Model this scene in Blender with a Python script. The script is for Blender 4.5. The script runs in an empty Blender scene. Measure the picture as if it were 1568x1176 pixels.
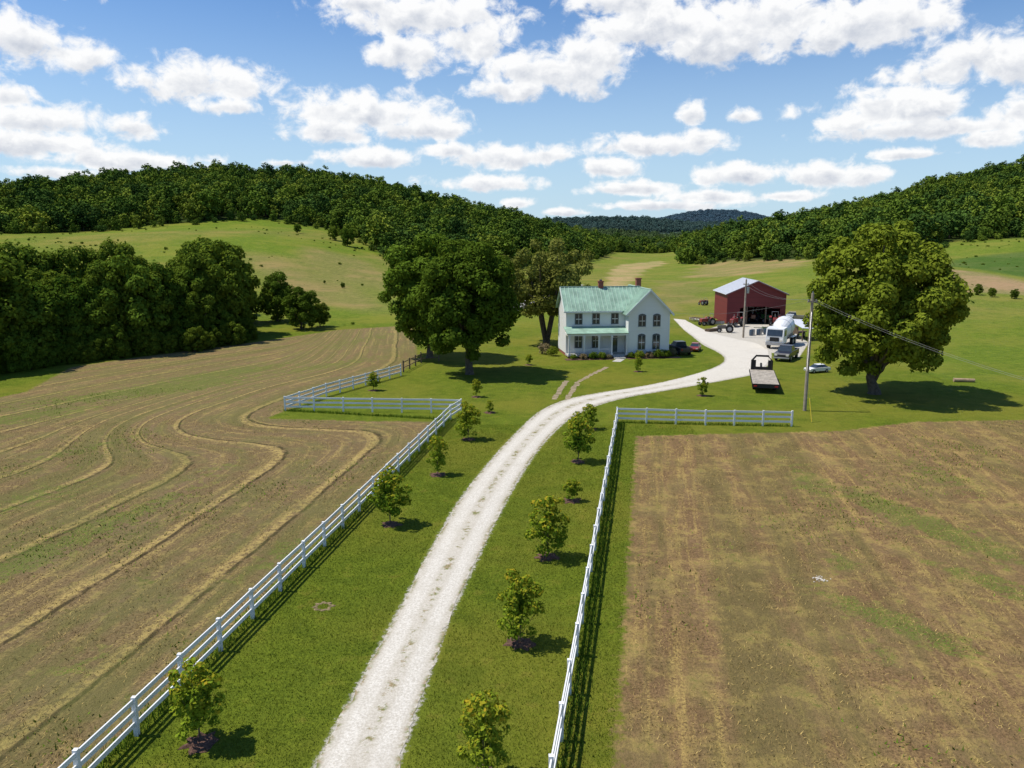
import bpy, math, random
import numpy as np
from mathutils import Vector
random.seed(7)
RNG=np.random.default_rng(7)
scene=bpy.context.scene
CH=14.5; PITCH=math.radians(10.6); FPX=1193.0
cp,sp=math.cos(PITCH),math.sin(PITCH)
def slope(row): return -math.tan(PITCH+math.atan((row-588)/FPX))
def zr(Y,row): return CH+Y*slope(row)
def tpx(px): return (px-784)/1214.0
def ray(px,py):
    u=(px-784)/FPX; v=(py-588)/FPX
    d=np.array([u,cp-v*sp,-sp-v*cp]); return d/d[1]
def g(px,py):
    d=ray(px,py); Y=-CH/d[2]; return (d[0]*Y,Y)
# ------------------------------------------------------------ terrain
def R(Y,row,tree=12): return (Y,zr(Y,row)-tree)
cols=[(-700,[(95,0),(150,5),(300,22),(450,40),(700,62),(900,55),(7000,60)]),
(-150,[(100,0),(150,4),(300,18),(450,32),R(650,290),(850,35),(7000,40)]),
(0,[(100,0),(150,3.5),(300,16.5),(450,30),R(650,284),(850,38),(7000,40)]),
(120,[(105,0),(150,3),(320,18),(450,32),R(650,265),(850,45),(7000,40)]),
(250,[(115,0),(150,2.4),(350,21),(450,34),R(650,254),(850,48),(7000,40)]),
(430,[(125,0),(160,1.6),(370,20.5),(450,32),R(670,252),(850,48),(7000,40)]),
(500,[(130,0),(170,1.2),(380,19),(470,34),R(700,259),(900,50),(7000,40)]),
(600,[(140,0),(200,2.5),(300,9),(470,28),R(750,278),(900,48),(7000,40)]),
(700,[(150,0),(220,1.5),(300,6),(500,24),R(850,302),(1000,40),(7000,40)]),
(800,[(160,0),(320,2.5),(560,16),R(950,326),(1150,24),R(1600,352),(1900,20),R(2600,335),(3000,30),(7000,40)]),
(870,[(160,0),(390,0),(700,9),R(1100,346),(1300,5),R(1600,350),(1900,10),R(2600,330,14),(3000,40),R(4200,350,14),(7000,50)]),
(930,[(160,0),(600,0),R(1100,364,9),(1300,0),R(1600,350),(1900,10),R(2600,327,14),(3000,40),R(4200,345,14),(7000,50)]),
(990,[(160,0),(900,0),(1300,0),R(1600,356),(1900,5),R(2600,328,14),(3000,40),R(4200,338,14),(7000,60)]),
(1035,[(160,0),(600,0),(1300,2),R(1600,361),(1900,5),R(2600,335,14),(3000,50),R(4200,324,14),(7000,60)]),
(1065,[(160,0),(380,1),(500,3),R(900,362,10),(1200,5),R(1600,362),(2600,50),R(4200,319,14),(7000,60)]),
(1100,[(160,0),(390,2),R(820,347,11),(1100,6),(1600,20),(2600,50),R(4200,317,14),(7000,60)]),
(1150,[(155,0),(375,6),R(800,337),(1100,10),(1600,20),(2600,50),R(4200,322,14),(7000,60)]),
(1250,[(150,0),(330,7.7),R(750,320),(1000,20),(7000,50)]),
(1400,[(130,0),(300,10.8),R(700,278),(1000,30),(7000,50)]),
(1568,[(110,0),(300,12.7),R(650,239),(1000,40),(7000,50)]),
(1800,[(100,0),(300,14),(620,77),(1000,50),(7000,50)]),
(2300,[(95,0),(300,16),(600,77),(1000,55),(7000,50)])]
Yg=np.geomspace(60,7000,300); tg=np.linspace(-1.5,1.5,601)
colT=np.array([tpx(c[0]) for c in cols])
tab=np.array([np.interp(Yg,[0]+[p[0] for p in c[1]],[0]+[p[1] for p in c[1]]) for c in cols])
T=np.array([np.interp(tg,colT,tab[:,j]) for j in range(len(Yg))]).T
def blur(a,ax,n):
    for _ in range(n):
        p=np.pad(a,[(1,1) if i==ax else (0,0) for i in range(2)],mode='edge')
        a=(np.take(p,range(0,a.shape[ax]),ax)+2*a+np.take(p,range(2,a.shape[ax]+2),ax))/4
    return a
T=blur(T,0,30); T=blur(T,1,3)
def hgt(x,y):
    x=np.asarray(x,float); y=np.asarray(y,float)
    ys=np.maximum(y,60.0)
    t=np.clip(x/ys,-1.499,1.499)
    fi=(t+1.5)/3*600; fj=np.log(np.minimum(ys,6999)/60)/math.log(7000/60)*299
    i=np.clip(fi.astype(int),0,599); j=np.clip(fj.astype(int),0,298); a=fi-i; b=fj-j
    z=T[i,j]*(1-a)*(1-b)+T[i+1,j]*a*(1-b)+T[i,j+1]*(1-a)*b+T[i+1,j+1]*a*b
    z=np.where(y<80,np.where(y<60,0,z*(y-60)/20.0),z)
    k=np.clip(z/6,0,1)
    return z+k*(0.9*np.sin(x*.045+1.3*np.sin(y*.02))+.6*np.sin(y*.06+x*.02)+.9*np.sin(x*.021-y*.03))
def H(x,y): return float(hgt(np.array([x]),np.array([y]))[0])
def gt(px,py):
    d=ray(px,py); Y=np.arange(15,2500,.5)
    z=CH+d[2]*Y; h=hgt(d[0]*Y,Y); k=np.argmax(z<=h)
    if not (z<=h).any(): k=len(Y)-1
    return (d[0]*Y[k],Y[k])
# ------------------------------------------------------------ mesh helpers
def link(ob): scene.collection.objects.link(ob); return ob
def quadmesh(name,V,Q,mats,mi=None,attrs=None,smooth=False):
    V=np.asarray(V,np.float32); Q=np.asarray(Q,np.int32); k=Q.shape[1]
    me=bpy.data.meshes.new(name)
    me.vertices.add(len(V)); me.vertices.foreach_set('co',V.ravel())
    me.loops.add(Q.size); me.loops.foreach_set('vertex_index',Q.ravel())
    me.polygons.add(len(Q)); me.polygons.foreach_set('loop_start',np.arange(0,Q.size,k,dtype=np.int32))
    for m in mats: me.materials.append(m)
    if mi is not None: me.polygons.foreach_set('material_index',np.asarray(mi,np.int32))
    me.polygons.foreach_set('use_smooth',np.full(len(Q),smooth))
    for n,(ty,arr) in (attrs or {}).items():
        a=me.attributes.new(n,ty,'POINT')
        a.data.foreach_set({'FLOAT':'value','FLOAT_VECTOR':'vector','FLOAT_COLOR':'color','INT':'value'}[ty],np.asarray(arr).ravel())
    me.update(calc_edges=True); return me
class B:
    def __init__(s): s.v=[];s.f=[];s.m=[]
    def add(s,vs,fs,m):
        o=len(s.v); s.v+= [tuple(p) for p in vs]; s.f+=[[i+o for i in f] for f in fs]; s.m+=[m]*len(fs)
    def box(s,x0,x1,y0,y1,z0,z1,m=0):
        s.add([(x0,y0,z0),(x1,y0,z0),(x1,y1,z0),(x0,y1,z0),(x0,y0,z1),(x1,y0,z1),(x1,y1,z1),(x0,y1,z1)],
        [(0,3,2,1),(4,5,6,7),(0,1,5,4),(1,2,6,5),(2,3,7,6),(3,0,4,7)],m)
    def beam(s,a,b,w,h,m=0):
        a=Vector(a);b=Vector(b);d=(b-a).normalized(); up=Vector((0,0,1))
        if abs(d.z)>.95: up=Vector((0,1,0))
        r=d.cross(up).normalized()*w/2; u=r.cross(d).normalized()*h/2
        vs=[a-r-u,a+r-u,a+r+u,a-r+u,b-r-u,b+r-u,b+r+u,b-r+u]
        s.add(vs,[(0,1,2,3),(7,6,5,4),(0,4,5,1),(1,5,6,2),(2,6,7,3),(3,7,4,0)],m)
    def prism(s,pts,y0,y1,m=0,inset=0):
        n=len(pts)
        vs=[(p[0],y0,p[1]) for p in pts]+[(p[0],y1,p[1]) for p in pts]
        s.add(vs,[list(range(n)),list(range(2*n-1,n-1,-1))]+[[i+n,(i+1)%n+n,(i+1)%n,i] for i in range(n)],m)
    def slab(s,p,th,m=0):
        q=[(a[0],a[1],a[2]-th) for a in p]; n=len(p)
        s.add(list(p)+q,[list(range(n)),list(range(2*n-1,n-1,-1))]+[[i,i+n,(i+1)%n+n,(i+1)%n] for i in range(n)],m)
    def tube(s,path,rad,n=10,m=0):
        path=[Vector(p) for p in path]; vs=[];fs=[]
        for i,p in enumerate(path):
            d=(path[min(i+1,len(path)-1)]-path[max(i-1,0)]).normalized()
            up=Vector((0,0,1)) if abs(d.z)<.9 else Vector((0,1,0))
            a=d.cross(up).normalized(); b=a.cross(d)
            for k in range(n):
                an=2*math.pi*k/n; vs.append(p+(a*math.cos(an)+b*math.sin(an))*rad[i])
        for i in range(len(path)-1):
            for k in range(n): fs.append((i*n+k,i*n+(k+1)%n,(i+1)*n+(k+1)%n,(i+1)*n+k))
        fs.append(list(range(n))[::-1]); fs.append([ (len(path)-1)*n+k for k in range(n)])
        s.add(vs,fs,m)
    def obj(s,name,mats,loc=(0,0,0),rz=0,parent=None,bevel=0):
        me=bpy.data.meshes.new(name); me.from_pydata(s.v,[],s.f)
        for m in mats: me.materials.append(m)
        me.polygons.foreach_set('material_index',s.m); me.update()
        ob=link(bpy.data.objects.new(name,me)); ob.location=loc; ob.rotation_euler=(0,0,rz)
        if parent: ob.parent=parent
        if bevel:
            b=ob.modifiers.new('bev','BEVEL'); b.width=bevel; b.segments=2; b.limit_method='ANGLE'
        return ob
def empty(name,loc,rz=0):
    e=link(bpy.data.objects.new(name,None)); e.location=loc; e.rotation_euler=(0,0,rz); return e
# ------------------------------------------------------------ material helpers
class NT:
    def __init__(s,tree): s.t=tree
    def n(s,ty,**kw):
        x=s.t.nodes.new(ty)
        for k,v in kw.items(): setattr(x,k,v)
        return x
    def put(s,sock,v):
        if v is None: return
        if isinstance(v,bpy.types.NodeSocket): s.t.links.new(v,sock)
        else:
            if isinstance(v,(tuple,list)) and len(v)==3 and sock.type=='RGBA': v=(*v,1)
            sock.default_value=v
    def math(s,op,a,b=None,c=None,clamp=False):
        x=s.n('ShaderNodeMath',operation=op,use_clamp=clamp)
        for i,v in enumerate((a,b,c)): s.put(x.inputs[i],v) if v is not None else None
        return x.outputs[0]
    def vm(s,op,a,b=None):
        x=s.n('ShaderNodeVectorMath',operation=op); s.put(x.inputs[0],a)
        if b is not None: s.put(x.inputs[1],b)
        return x.outputs[0]
    def mix(s,f,a,b,bt='MIX'):
        x=s.n('ShaderNodeMix',data_type='RGBA',blend_type=bt); s.put(x.inputs[0],f); s.put(x.inputs[6],a); s.put(x.inputs[7],b); return x.outputs[2]
    def noise(s,vec,scale,detail=4,rough=.55,dist=0):
        x=s.n('ShaderNodeTexNoise'); s.put(x.inputs['Vector'],vec); x.inputs['Scale'].default_value=scale; x.inputs['Detail'].default_value=detail
        x.inputs['Roughness'].default_value=rough; x.inputs['Distortion'].default_value=dist; return x.outputs[0]
    def mr(s,v,a,b,c=0,d=1,sm=True):
        x=s.n('ShaderNodeMapRange',interpolation_type='SMOOTHSTEP' if sm else 'LINEAR'); s.put(x.inputs[0],v)
        for i,k in enumerate((a,b,c,d)): s.put(x.inputs[i+1],k)
        return x.outputs[0]
    def attr(s,name,out='Fac'): return s.n('ShaderNodeAttribute',attribute_name=name).outputs[out]
    def comb(s,x,y,z):
        c=s.n('ShaderNodeCombineXYZ'); s.put(c.inputs[0],x); s.put(c.inputs[1],y); s.put(c.inputs[2],z); return c.outputs[0]
def newmat(name):
    m=bpy.data.materials.new(name); m.use_nodes=True
    t=NT(m.node_tree); bs=m.node_tree.nodes['Principled BSDF']; return m,t,bs
def simple(name,col,rough=.7,metal=0,var=.15,scale=3,spec=.3,bump=0):
    m,t,bs=newmat(name)
    tc=t.n('ShaderNodeTexCoord').outputs['Object']
    n=t.noise(tc,scale,4)
    c=t.mix(t.mr(n,.25,.75),tuple(max(0,c*(1-var)) for c in col),tuple(min(1,c*(1+var)) for c in col))
    t.put(bs.inputs['Base Color'],c); bs.inputs['Roughness'].default_value=rough; bs.inputs['Metallic'].default_value=metal
    bs.inputs['Specular IOR Level'].default_value=spec
    if bump:
        b=t.n('ShaderNodeBump'); b.inputs['Strength'].default_value=bump; b.inputs['Distance'].default_value=.05
        t.put(b.inputs['Height'],t.noise(tc,scale*6,3)); t.put(bs.inputs['Normal'],b.outputs[0])
    return m
def leafmat(name,dark,light,tipc=None,trans=.25,ov=.5,alt=(1.25,.95,.9)):
    m=bpy.data.materials.new(name); m.use_nodes=True; m.node_tree.nodes.clear(); t=NT(m.node_tree)
    lv=t.attr('lv'); oi=t.n('ShaderNodeObjectInfo').outputs['Random']
    f=t.math('ADD',t.math('MULTIPLY',lv,.8),t.math('MULTIPLY',t.math('SUBTRACT',oi,.4),ov),clamp=True)
    c=t.mix(f,dark,light)
    c=t.mix(t.math('MULTIPLY',t.math('FRACT',t.math('MULTIPLY',oi,7.3)),.5),c,tuple(a*b for a,b in zip(light,alt)))
    if tipc is not None: c=t.mix(t.attr('tip'),c,tipc)
    df=t.n('ShaderNodeBsdfDiffuse'); t.put(df.inputs[0],c); o=t.n('ShaderNodeOutputMaterial')
    if trans>0:
        tr=t.n('ShaderNodeBsdfTranslucent'); t.put(tr.inputs[0],t.mix(.5,c,(.14,.19,.012)))
        ms=t.n('ShaderNodeMixShader'); ms.inputs[0].default_value=trans
        t.t.links.new(df.outputs[0],ms.inputs[1]); t.t.links.new(tr.outputs[0],ms.inputs[2]); t.t.links.new(ms.outputs[0],o.inputs[0])
    else: t.t.links.new(df.outputs[0],o.inputs[0])
    return m
M_bark=simple('bark',(.10,.08,.06),.9,var=.4,scale=4,bump=.6)
M_white=simple('white_paint',(.74,.74,.73),.5,var=.04,scale=1)
M_fence=simple('fence_vinyl',(.78,.78,.77),.45,var=.07,scale=.8)
M_black=simple('black_rubber',(.018,.018,.018),.7)
M_glass=simple('window_glass',(.03,.04,.05),.08,spec=.8)
M_steel=simple('steel',(.35,.35,.36),.4,metal=.7)
M_wood=simple('weathered_wood',(.16,.115,.08),.9,var=.3,scale=5)
M_brick=simple('brick',(.28,.10,.07),.9,var=.3,scale=9)
M_dark=simple('dark_frame',(.10,.115,.12),.6)
M_concrete=simple('concrete',(.45,.43,.4),.9)
L_maple=leafmat('maple_leaves',(.024,.058,.008),(.095,.17,.018))
L_mapleb=leafmat('maple_leaves_b',(.045,.095,.010),(.15,.24,.026))
L_oak=leafmat('oak_leaves',(.070,.120,.010),(.21,.285,.030))
L_wil=leafmat('walnut_leaves',(.10,.125,.025),(.24,.25,.055),trans=.3)
L_wood=leafmat('woodland_leaves',(.038,.084,.010),(.145,.225,.026))
L_young=leafmat('young_leaves',(.10,.18,.014),(.26,.37,.03),(.60,.38,.03),trans=.3)
L_f0=leafmat('forest_leaves',(.035,.072,.014),(.125,.195,.026),trans=0,ov=.8,alt=(1.3,1.1,.9))
L_f0b=leafmat('forest_leaves_light',(.075,.120,.018),(.20,.265,.035),trans=0,ov=.8,alt=(1.2,1.0,.9))
L_f0c=leafmat('forest_leaves_dark',(.025,.055,.014),(.080,.140,.026),trans=0,ov=.8,alt=(1.1,1.1,1.1))
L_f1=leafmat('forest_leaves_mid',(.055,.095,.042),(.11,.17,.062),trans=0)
L_f2=leafmat('forest_leaves_distant_hazed',(.055,.105,.095),(.08,.14,.12),trans=0)  # aerial haze mixed into the leaf colour as a blue tint
L_f3=leafmat('forest_leaves_far_hazed',(.065,.125,.165),(.085,.145,.185),trans=0)  # stronger painted haze, bluer leaves for the horizon ridge
# ------------------------------------------------------------ trees
def leaf_cloud(rng,C,Rr,n,size,flat=.85,nw=(.8,.35,.45)):
    C=np.asarray(C);Rr=np.asarray(Rr); p=Rr**2; p=p/p.sum()
    idx=rng.choice(len(C),n,p=p)
    d=rng.normal(size=(n,3)); d[:,2]+=.25*np.abs(d[:,2]); d/=np.linalg.norm(d,axis=1)[:,None]
    rad=Rr[idx]*rng.uniform(.45,1.08,n)**.6
    rad=rad*np.where(rng.uniform(0,1,n)<.06,1.22,1.0)
    P=C[idx]+d*rad[:,None]*np.array([1,1,flat])
    N=d*nw[0]+np.array([0,0,nw[1]])+rng.normal(size=(n,3))*nw[2]; N/=np.linalg.norm(N,axis=1)[:,None]
    t=np.cross(N,rng.normal(size=(n,3))); t/=np.linalg.norm(t,axis=1)[:,None]; b=np.cross(N,t)
    s=size*rng.uniform(.6,1.35,n)[:,None]
    V=np.stack([P-t*s,P-b*s*.65,P+t*s,P+b*s*.65],1).reshape(-1,3)
    cr=rng.uniform(0,1,len(C))
    lv=np.clip(.45*cr[idx]+.55*rng.uniform(0,1,n),0,1)
    return V,np.repeat(lv,4),P
def tube_np(path,rad,n=7):
    b=B(); b.tube(path,rad,n); V=np.array([tuple(v) for v in b.v]); Q=np.array([f for f in b.f if len(f)==4][:(len(path)-1)*n]); return V,Q
def tree_mesh(name,Ht,W,cb,tr,ncl,cr,nleaf,leaf,leafm,seed,taper=.15,stems=1,limbs=9,spread=.0,tips=False,rough=.12,nw=(.8,.35,.45)):
    rng=np.random.default_rng(seed); a=W/2; c=(Ht-cb)/2; zc=(Ht+cb)/2
    C=[];Rr=[]
    n_out=int(ncl*.72)
    for i in range(ncl):
        if i<n_out:
            z=1-2*(i+.5)/n_out; ph=i*2.39996+rng.uniform(-.3,.3); rr=math.sqrt(1-z*z)
            k=min(rng.uniform(.82,1.0) + rng.normal()*rough,1.12)
            d=np.array([rr*math.cos(ph),rr*math.sin(ph),z])*k
        else:
            d=rng.normal(size=3); d=d/np.linalg.norm(d)*rng.uniform(.1,.65)
        r=cr*rng.uniform(.6,1.25)
        w=(1-taper*d[2])
        C.append([d[0]*max(a-r*.8,.2*a)*w,d[1]*max(a-r*.8,.2*a)*w,zc+d[2]*max(c-r*.7,.2*c)]); Rr.append(r)
    V,lv,P=leaf_cloud(rng,C,Rr,nleaf,leaf,nw=nw)
    n4=len(V); Q=[np.arange(n4).reshape(-1,4)]; mi=[np.zeros(n4//4)]
    VV=[V]; o=n4
    def addt(path,rad,n=7):
        nonlocal o
        v,q=tube_np(path,rad,n); VV.append(v); Q.append(q+o); mi.append(np.ones(len(q))); o+=len(v)
    if stems==1:
        top=(rng.normal()*.2*a*.3,rng.normal()*.2*a*.3,zc+c*.3)
        addt([(0,0,-.3),(0,0,.15*tr*4),(rng.normal()*.03*a,0,cb*.9+.05),top],[tr*1.5,tr*1.08,tr*.85,tr*.25],9)
        base=[Vector((0,0,cb*.75+.1))]
    else:
        base=[]
        for k in range(stems):
            an=2*math.pi*k/stems+.6; e=Vector((math.cos(an)*a*.38,math.sin(an)*a*.38,zc))
            addt([(0,0,-.3),(math.cos(an)*tr*.5,math.sin(an)*tr*.5,.8),(e.x*.45,e.y*.45,zc*.5),tuple(e)],[tr*1.2,tr*.8,tr*.6,tr*.2],8)
            base.append(Vector((e.x*.45,e.y*.45,zc*.5)))
    for i in range(min(limbs,ncl)):
        e=Vector(C[(i*7)%ncl]); s=base[i%len(base)]+Vector((0,0,rng.uniform(0,.3)*c)); mid=s.lerp(e,.5)+Vector((0,0,-.06*c))
        addt([tuple(s),tuple(mid),tuple(e)],[tr*.42,tr*.26,tr*.07],6)
    VV=np.concatenate(VV); lvf=np.concatenate([lv,np.zeros(len(VV)-len(lv))])
    tip=np.zeros(len(VV))
    if tips:
        zz=(P[:,2]-cb)/(Ht-cb); rr_=np.hypot(P[:,0],P[:,1])/a; tp=np.clip((zz*.8+rr_*.4-.5)*1.6,0,1)*(rng.uniform(0,1,len(P))<.5)*rng.uniform(.2,1.,len(P)); tip[:n4]=np.repeat(tp,4)
    return quadmesh(name,VV,np.concatenate(Q),[leafm,M_bark],np.concatenate(mi),{'lv':('FLOAT',lvf.astype(np.float32)),'tip':('FLOAT',tip.astype(np.float32))})
def put(name,me,x,y,s=1,rz=0,sz=None,z=None):
    ob=link(bpy.data.objects.new(name,me)); ob.location=(x,y,H(x,y) if z is None else z); ob.rotation_euler=(0,0,rz)
    ob.scale=(s,s,sz if sz else s); return ob
x,y=g(722,573); put('maple_tree',tree_mesh('maple_tree',14.5,11.4,1.9,.42,110,1.3,62000,.19,L_maple,3,taper=.03,rough=.11),x-.2,y)
x,y=g(652,548); put('maple_tree',tree_mesh('maple_tree_b',15.2,11.4,1.6,.4,95,1.35,50000,.2,L_mapleb,5,taper=.03,rough=.11),x+.5,y)
x,y=g(830,528); put('walnut_tree',tree_mesh('walnut_tree',14.2,13.6,3.4,.42,66,1.25,20000,.2,L_wil,11,taper=-.12,stems=4,limbs=18,rough=.15),x+.6,y)
x,y=g(1327,603); put('oak_tree',tree_mesh('oak_tree',15.8,14.6,1.6,.5,135,1.25,66000,.2,L_oak,24,taper=.04,limbs=18,rough=.13),x+.7,y)
yv=[tree_mesh('young_tree_v%d'%i,3.0,1.85,.3,.032,34,.27,2400,.078,L_young,40+i,taper=.12,limbs=12,tips=True,rough=.2) for i in range(5)]
M_mulch=simple('mulch',(.13,.07,.05),.95,var=.5,scale=12,bump=.8)
young=[((307,1137),1003),((598,803),713),((670,727),667),((717,673),613),((750,632),612),((730,608),578),((572,598),568),
((742,1192),1062),((797,985),870),((838,853),756),((876,767),731),((885,707),630),((903,657),618),((977,569),544),((1075,606),576),((810,559),541)]
for i,((px,py),top) in enumerate(young):
    x,y=g(px,py); h=zr(y,top)
    put('young_tree',yv[i%5],x,y,h/3.0*((1.0 if i!=10 else 1.4)+.12*math.sin(i*2.3)),rz=i*1.3,sz=h/3.0)
    b=B(); n=22; rr=[.5*(1+.22*math.sin(k*2.1+i)+.18*random.uniform(-1,1)) for k in range(n)]
    vs=[(math.cos(2*math.pi*k/n)*rr[k],math.sin(2*math.pi*k/n)*rr[k],.006) for k in range(n)]+[(math.cos(2*math.pi*k/n)*rr[k]*.6,math.sin(2*math.pi*k/n)*rr[k]*.6,.06) for k in range(n)]+[(0,0,.09)]
    b.add(vs,[(k,(k+1)%n,n+(k+1)%n,n+k) for k in range(n)]+[(n+k,n+(k+1)%n,2*n) for k in range(n)],0)
    b.obj('mulch_ring',[M_mulch],(x,y,0))
# ------------------------------------------------------------ instancing
def instancer(name,pts,rots,scl,idx,coll):
    me=bpy.data.meshes.new(name); me.vertices.add(len(pts)); me.vertices.foreach_set('co',np.asarray(pts,np.float32).ravel())
    for n,ty,a,k in (('rot','FLOAT_VECTOR',rots,'vector'),('scl','FLOAT_VECTOR',scl,'vector'),('idx','INT',idx,'value')):
        at=me.attributes.new(n,ty,'POINT'); at.data.foreach_set(k,np.asarray(a,np.int32 if ty=='INT' else np.float32).ravel())
    ob=link(bpy.data.objects.new(name,me))
    ng=bpy.data.node_groups.new(name+'_gn','GeometryNodeTree')
    ng.interface.new_socket('Geometry',in_out='INPUT',socket_type='NodeSocketGeometry'); ng.interface.new_socket('Geometry',in_out='OUTPUT',socket_type='NodeSocketGeometry')
    i=ng.nodes.new('NodeGroupInput'); o=ng.nodes.new('NodeGroupOutput'); ip=ng.nodes.new('GeometryNodeInstanceOnPoints'); ci=ng.nodes.new('GeometryNodeCollectionInfo')
    ci.inputs['Collection'].default_value=coll; ci.inputs['Separate Children'].default_value=True; ci.inputs['Reset Children'].default_value=True
    def na(n,ty):
        x=ng.nodes.new('GeometryNodeInputNamedAttribute'); x.data_type=ty; x.inputs['Name'].default_value=n
        return [q for q in x.outputs if q.enabled][0]
    L=ng.links.new
    L(i.outputs[0],ip.inputs['Points']); L(ci.outputs[0],ip.inputs['Instance']); ip.inputs['Pick Instance'].default_value=True
    L(na('idx','INT'),ip.inputs['Instance Index']); L(na('rot','FLOAT_VECTOR'),ip.inputs['Rotation']); L(na('scl','FLOAT_VECTOR'),ip.inputs['Scale'])
    L(ip.outputs[0],o.inputs[0])
    md=ob.modifiers.new('scatter','NODES'); md.node_group=ng; return ob
def proto_coll(name,meshes):
    c=bpy.data.collections.new(name)
    for k,m in enumerate(meshes): c.objects.link(bpy.data.objects.new('%s_%02d'%(name,k),m))
    return c
def scatter(name,x,y,coll,nv,s0,s1,zs=(.85,1.2),sink=.5):
    n=len(x); s=s0+(s1-s0)*RNG.uniform(0,1,n)**1.5; scl=np.stack([s,s,s*RNG.uniform(zs[0],zs[1],n)],1)
    rot=np.stack([np.zeros(n),np.zeros(n),RNG.uniform(0,6.28,n)],1)
    P=np.stack([x,y,hgt(x,y)-sink],1); return instancer(name,P,rot,scl,RNG.integers(0,nv,n),coll)
woodM=[tree_mesh('wood_tree_v%d'%i,13,10.2,.3,.3,56,1.3,15000,.25,L_wood,60+i,taper=.1-.06*i,limbs=6,rough=.18) for i in range(4)]
def fmesh(mat,tag): return [tree_mesh('forest_%s_v%d'%(tag,i),12,10.5,.6,.3,26,1.7,1150,.55,mat,80+i,taper=-.05+.07*i,limbs=0,rough=.2,nw=(.85,.6,.45)) for i in range(4)]
C_wood=proto_coll('woodland_proto',woodM)
spec=[(12,10.5,L_f0,.05,26,1.7),(14.5,8.6,L_f0,.25,24,1.5),(11,12.5,L_f0c,-.05,30,1.8),(13,9.5,L_f0b,.1,26,1.5),(15.5,11,L_f0c,.15,32,1.7),(10,9.5,L_f0b,0,22,1.5),(13.5,11.5,L_f0,-.1,34,1.45),(12,7.5,L_f0,.35,20,1.4)]
F0=[tree_mesh('forest_tree_v%d'%i,h,w,.6,.3,nc,crr,1200,.52,mt,140+i,taper=tp,limbs=0,rough=.2,nw=(.8,.55,.5)) for i,(h,w,mt,tp,nc,crr) in enumerate(spec)]
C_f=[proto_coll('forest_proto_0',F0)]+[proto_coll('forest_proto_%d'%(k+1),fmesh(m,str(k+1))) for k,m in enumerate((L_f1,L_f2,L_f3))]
fr=[(-500,640),(-300,612),(0,572),(100,557),(200,546),(300,536),(388,520)]
xs=[];ys=[]
for k in range(110):
    px=random.uniform(-480,368); row=np.interp(px,[f[0] for f in fr],[f[1] for f in fr])
    x0,y0=g(px,row); dy=2.5+abs(random.uniform(0,1))**1.0*30
    if k<34: px=-480+k*25.2; row=np.interp(px,[f[0] for f in fr],[f[1] for f in fr]); x0,y0=g(px,row); dy=3.0+random.uniform(0,3)
    xs.append(x0*(1+dy/y0)); ys.append(y0+dy)
scatter('woodland_trees',np.array(xs),np.array(ys),C_wood,4,.60,1.04)
xs=[];ys=[]
for k in range(85):
    px=-480+k*10.2; row=np.interp(px,[f[0] for f in fr],[f[1] for f in fr]); x0,y0=g(px,row+random.uniform(-2,3)); xs.append(x0); ys.append(y0+.8)
scatter('undergrowth_shrubs',np.array(xs),np.array(ys),C_wood,4,.16,.4)
x,y=g(268,532); put('tall_woodland_tree',woodM[1],x,y+12,1.2,1,1.14)
for (px,py,top,w,v) in ((425,492,418,.62,0),(462,504,436,.66,2),(490,500,462,.3,1),(532,377,345,1.3,3),(512,368,345,1.0,2),(456,357,342,.55,1),(497,434,429,.12,2),(525,441,432,.25,2),(22,345,322,.9,0),
      (1497,452,435,.22,0),(1519,455,440,.2,1),(1553,458,442,.2,2),(1262,420,395,.7,1)):
    x,y=gt(px,py); h=zr(y,top)-H(x,y); s=max(h,.8)/13.0
    put('shade_tree' if h>3.5 else 'shrub',woodM[v],x,y,s*1.05,px*.1,s)
def jit(x0,x1,y0,y1,sp_):
    X,Y=np.meshgrid(np.arange(x0,x1,sp_),np.arange(y0,y1,sp_*.95)); X=X.ravel()+RNG.uniform(-.5,.5,X.size)*sp_; Y=Y.ravel()+RNG.uniform(-.5,.5,Y.size)*sp_; return X,Y
bp=[-700,0,120,250,500,560,600,700,800,870,915,940,1034,1046,1100,1150,1250,1400,1568,2300]
bY=[240,300,320,350,385,330,285,285,310,385,500,760,760,420,395,372,330,300,300,280]
rp=[-700,0,250,500,600,700,800,870,930,980,1060,1100,1250,1400,1568,2300]
rY=[700,650,650,700,750,850,950,1100,1150,1200,900,820,750,700,650,620]
def inwood(X,Y):
    t=X/Y; px=t*1214+784
    b=np.interp(px,bp,bY)+12*np.sin(X*.035)+6*np.sin(X*.11+2)
    return (Y>b),(Y<np.interp(px,rp,rY)+60),px,b
X,Y=jit(-900,800,230,1260,7.9); a,b,px,bb=inwood(X,Y); k=a&b&(px>-350)&(px<1950)
scatter('forest_hillside',X[k],Y[k],C_f[0],8,.6,1.3,zs=(.75,1.1),sink=1.0)
nfor=int(k.sum())
k2=(np.abs(Y-bb)<9)&(px>-350)&(px<1950); scatter('forest_edge_shrubs',X[k2],Y[k2]-3,C_f[0],8,.25,.6,sink=1.0)
X,Y=jit(-60,420,560,1300,22); px=X/Y*1214+784; k=(px>905)&(px<1060)&(Y>620)&(np.sin(X*.05)+np.sin(Y*.016)>.15)
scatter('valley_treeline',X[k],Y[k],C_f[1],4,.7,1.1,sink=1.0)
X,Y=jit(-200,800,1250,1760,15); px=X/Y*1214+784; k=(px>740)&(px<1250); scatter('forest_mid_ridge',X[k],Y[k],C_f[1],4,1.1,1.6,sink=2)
X,Y=jit(-200,1200,2150,2760,22); px=X/Y*1214+784; k=(px>740)&(px<1250); scatter('forest_far_ridge',X[k],Y[k],C_f[2],4,1.5,2.1,zs=(.7,.9),sink=4)
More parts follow.
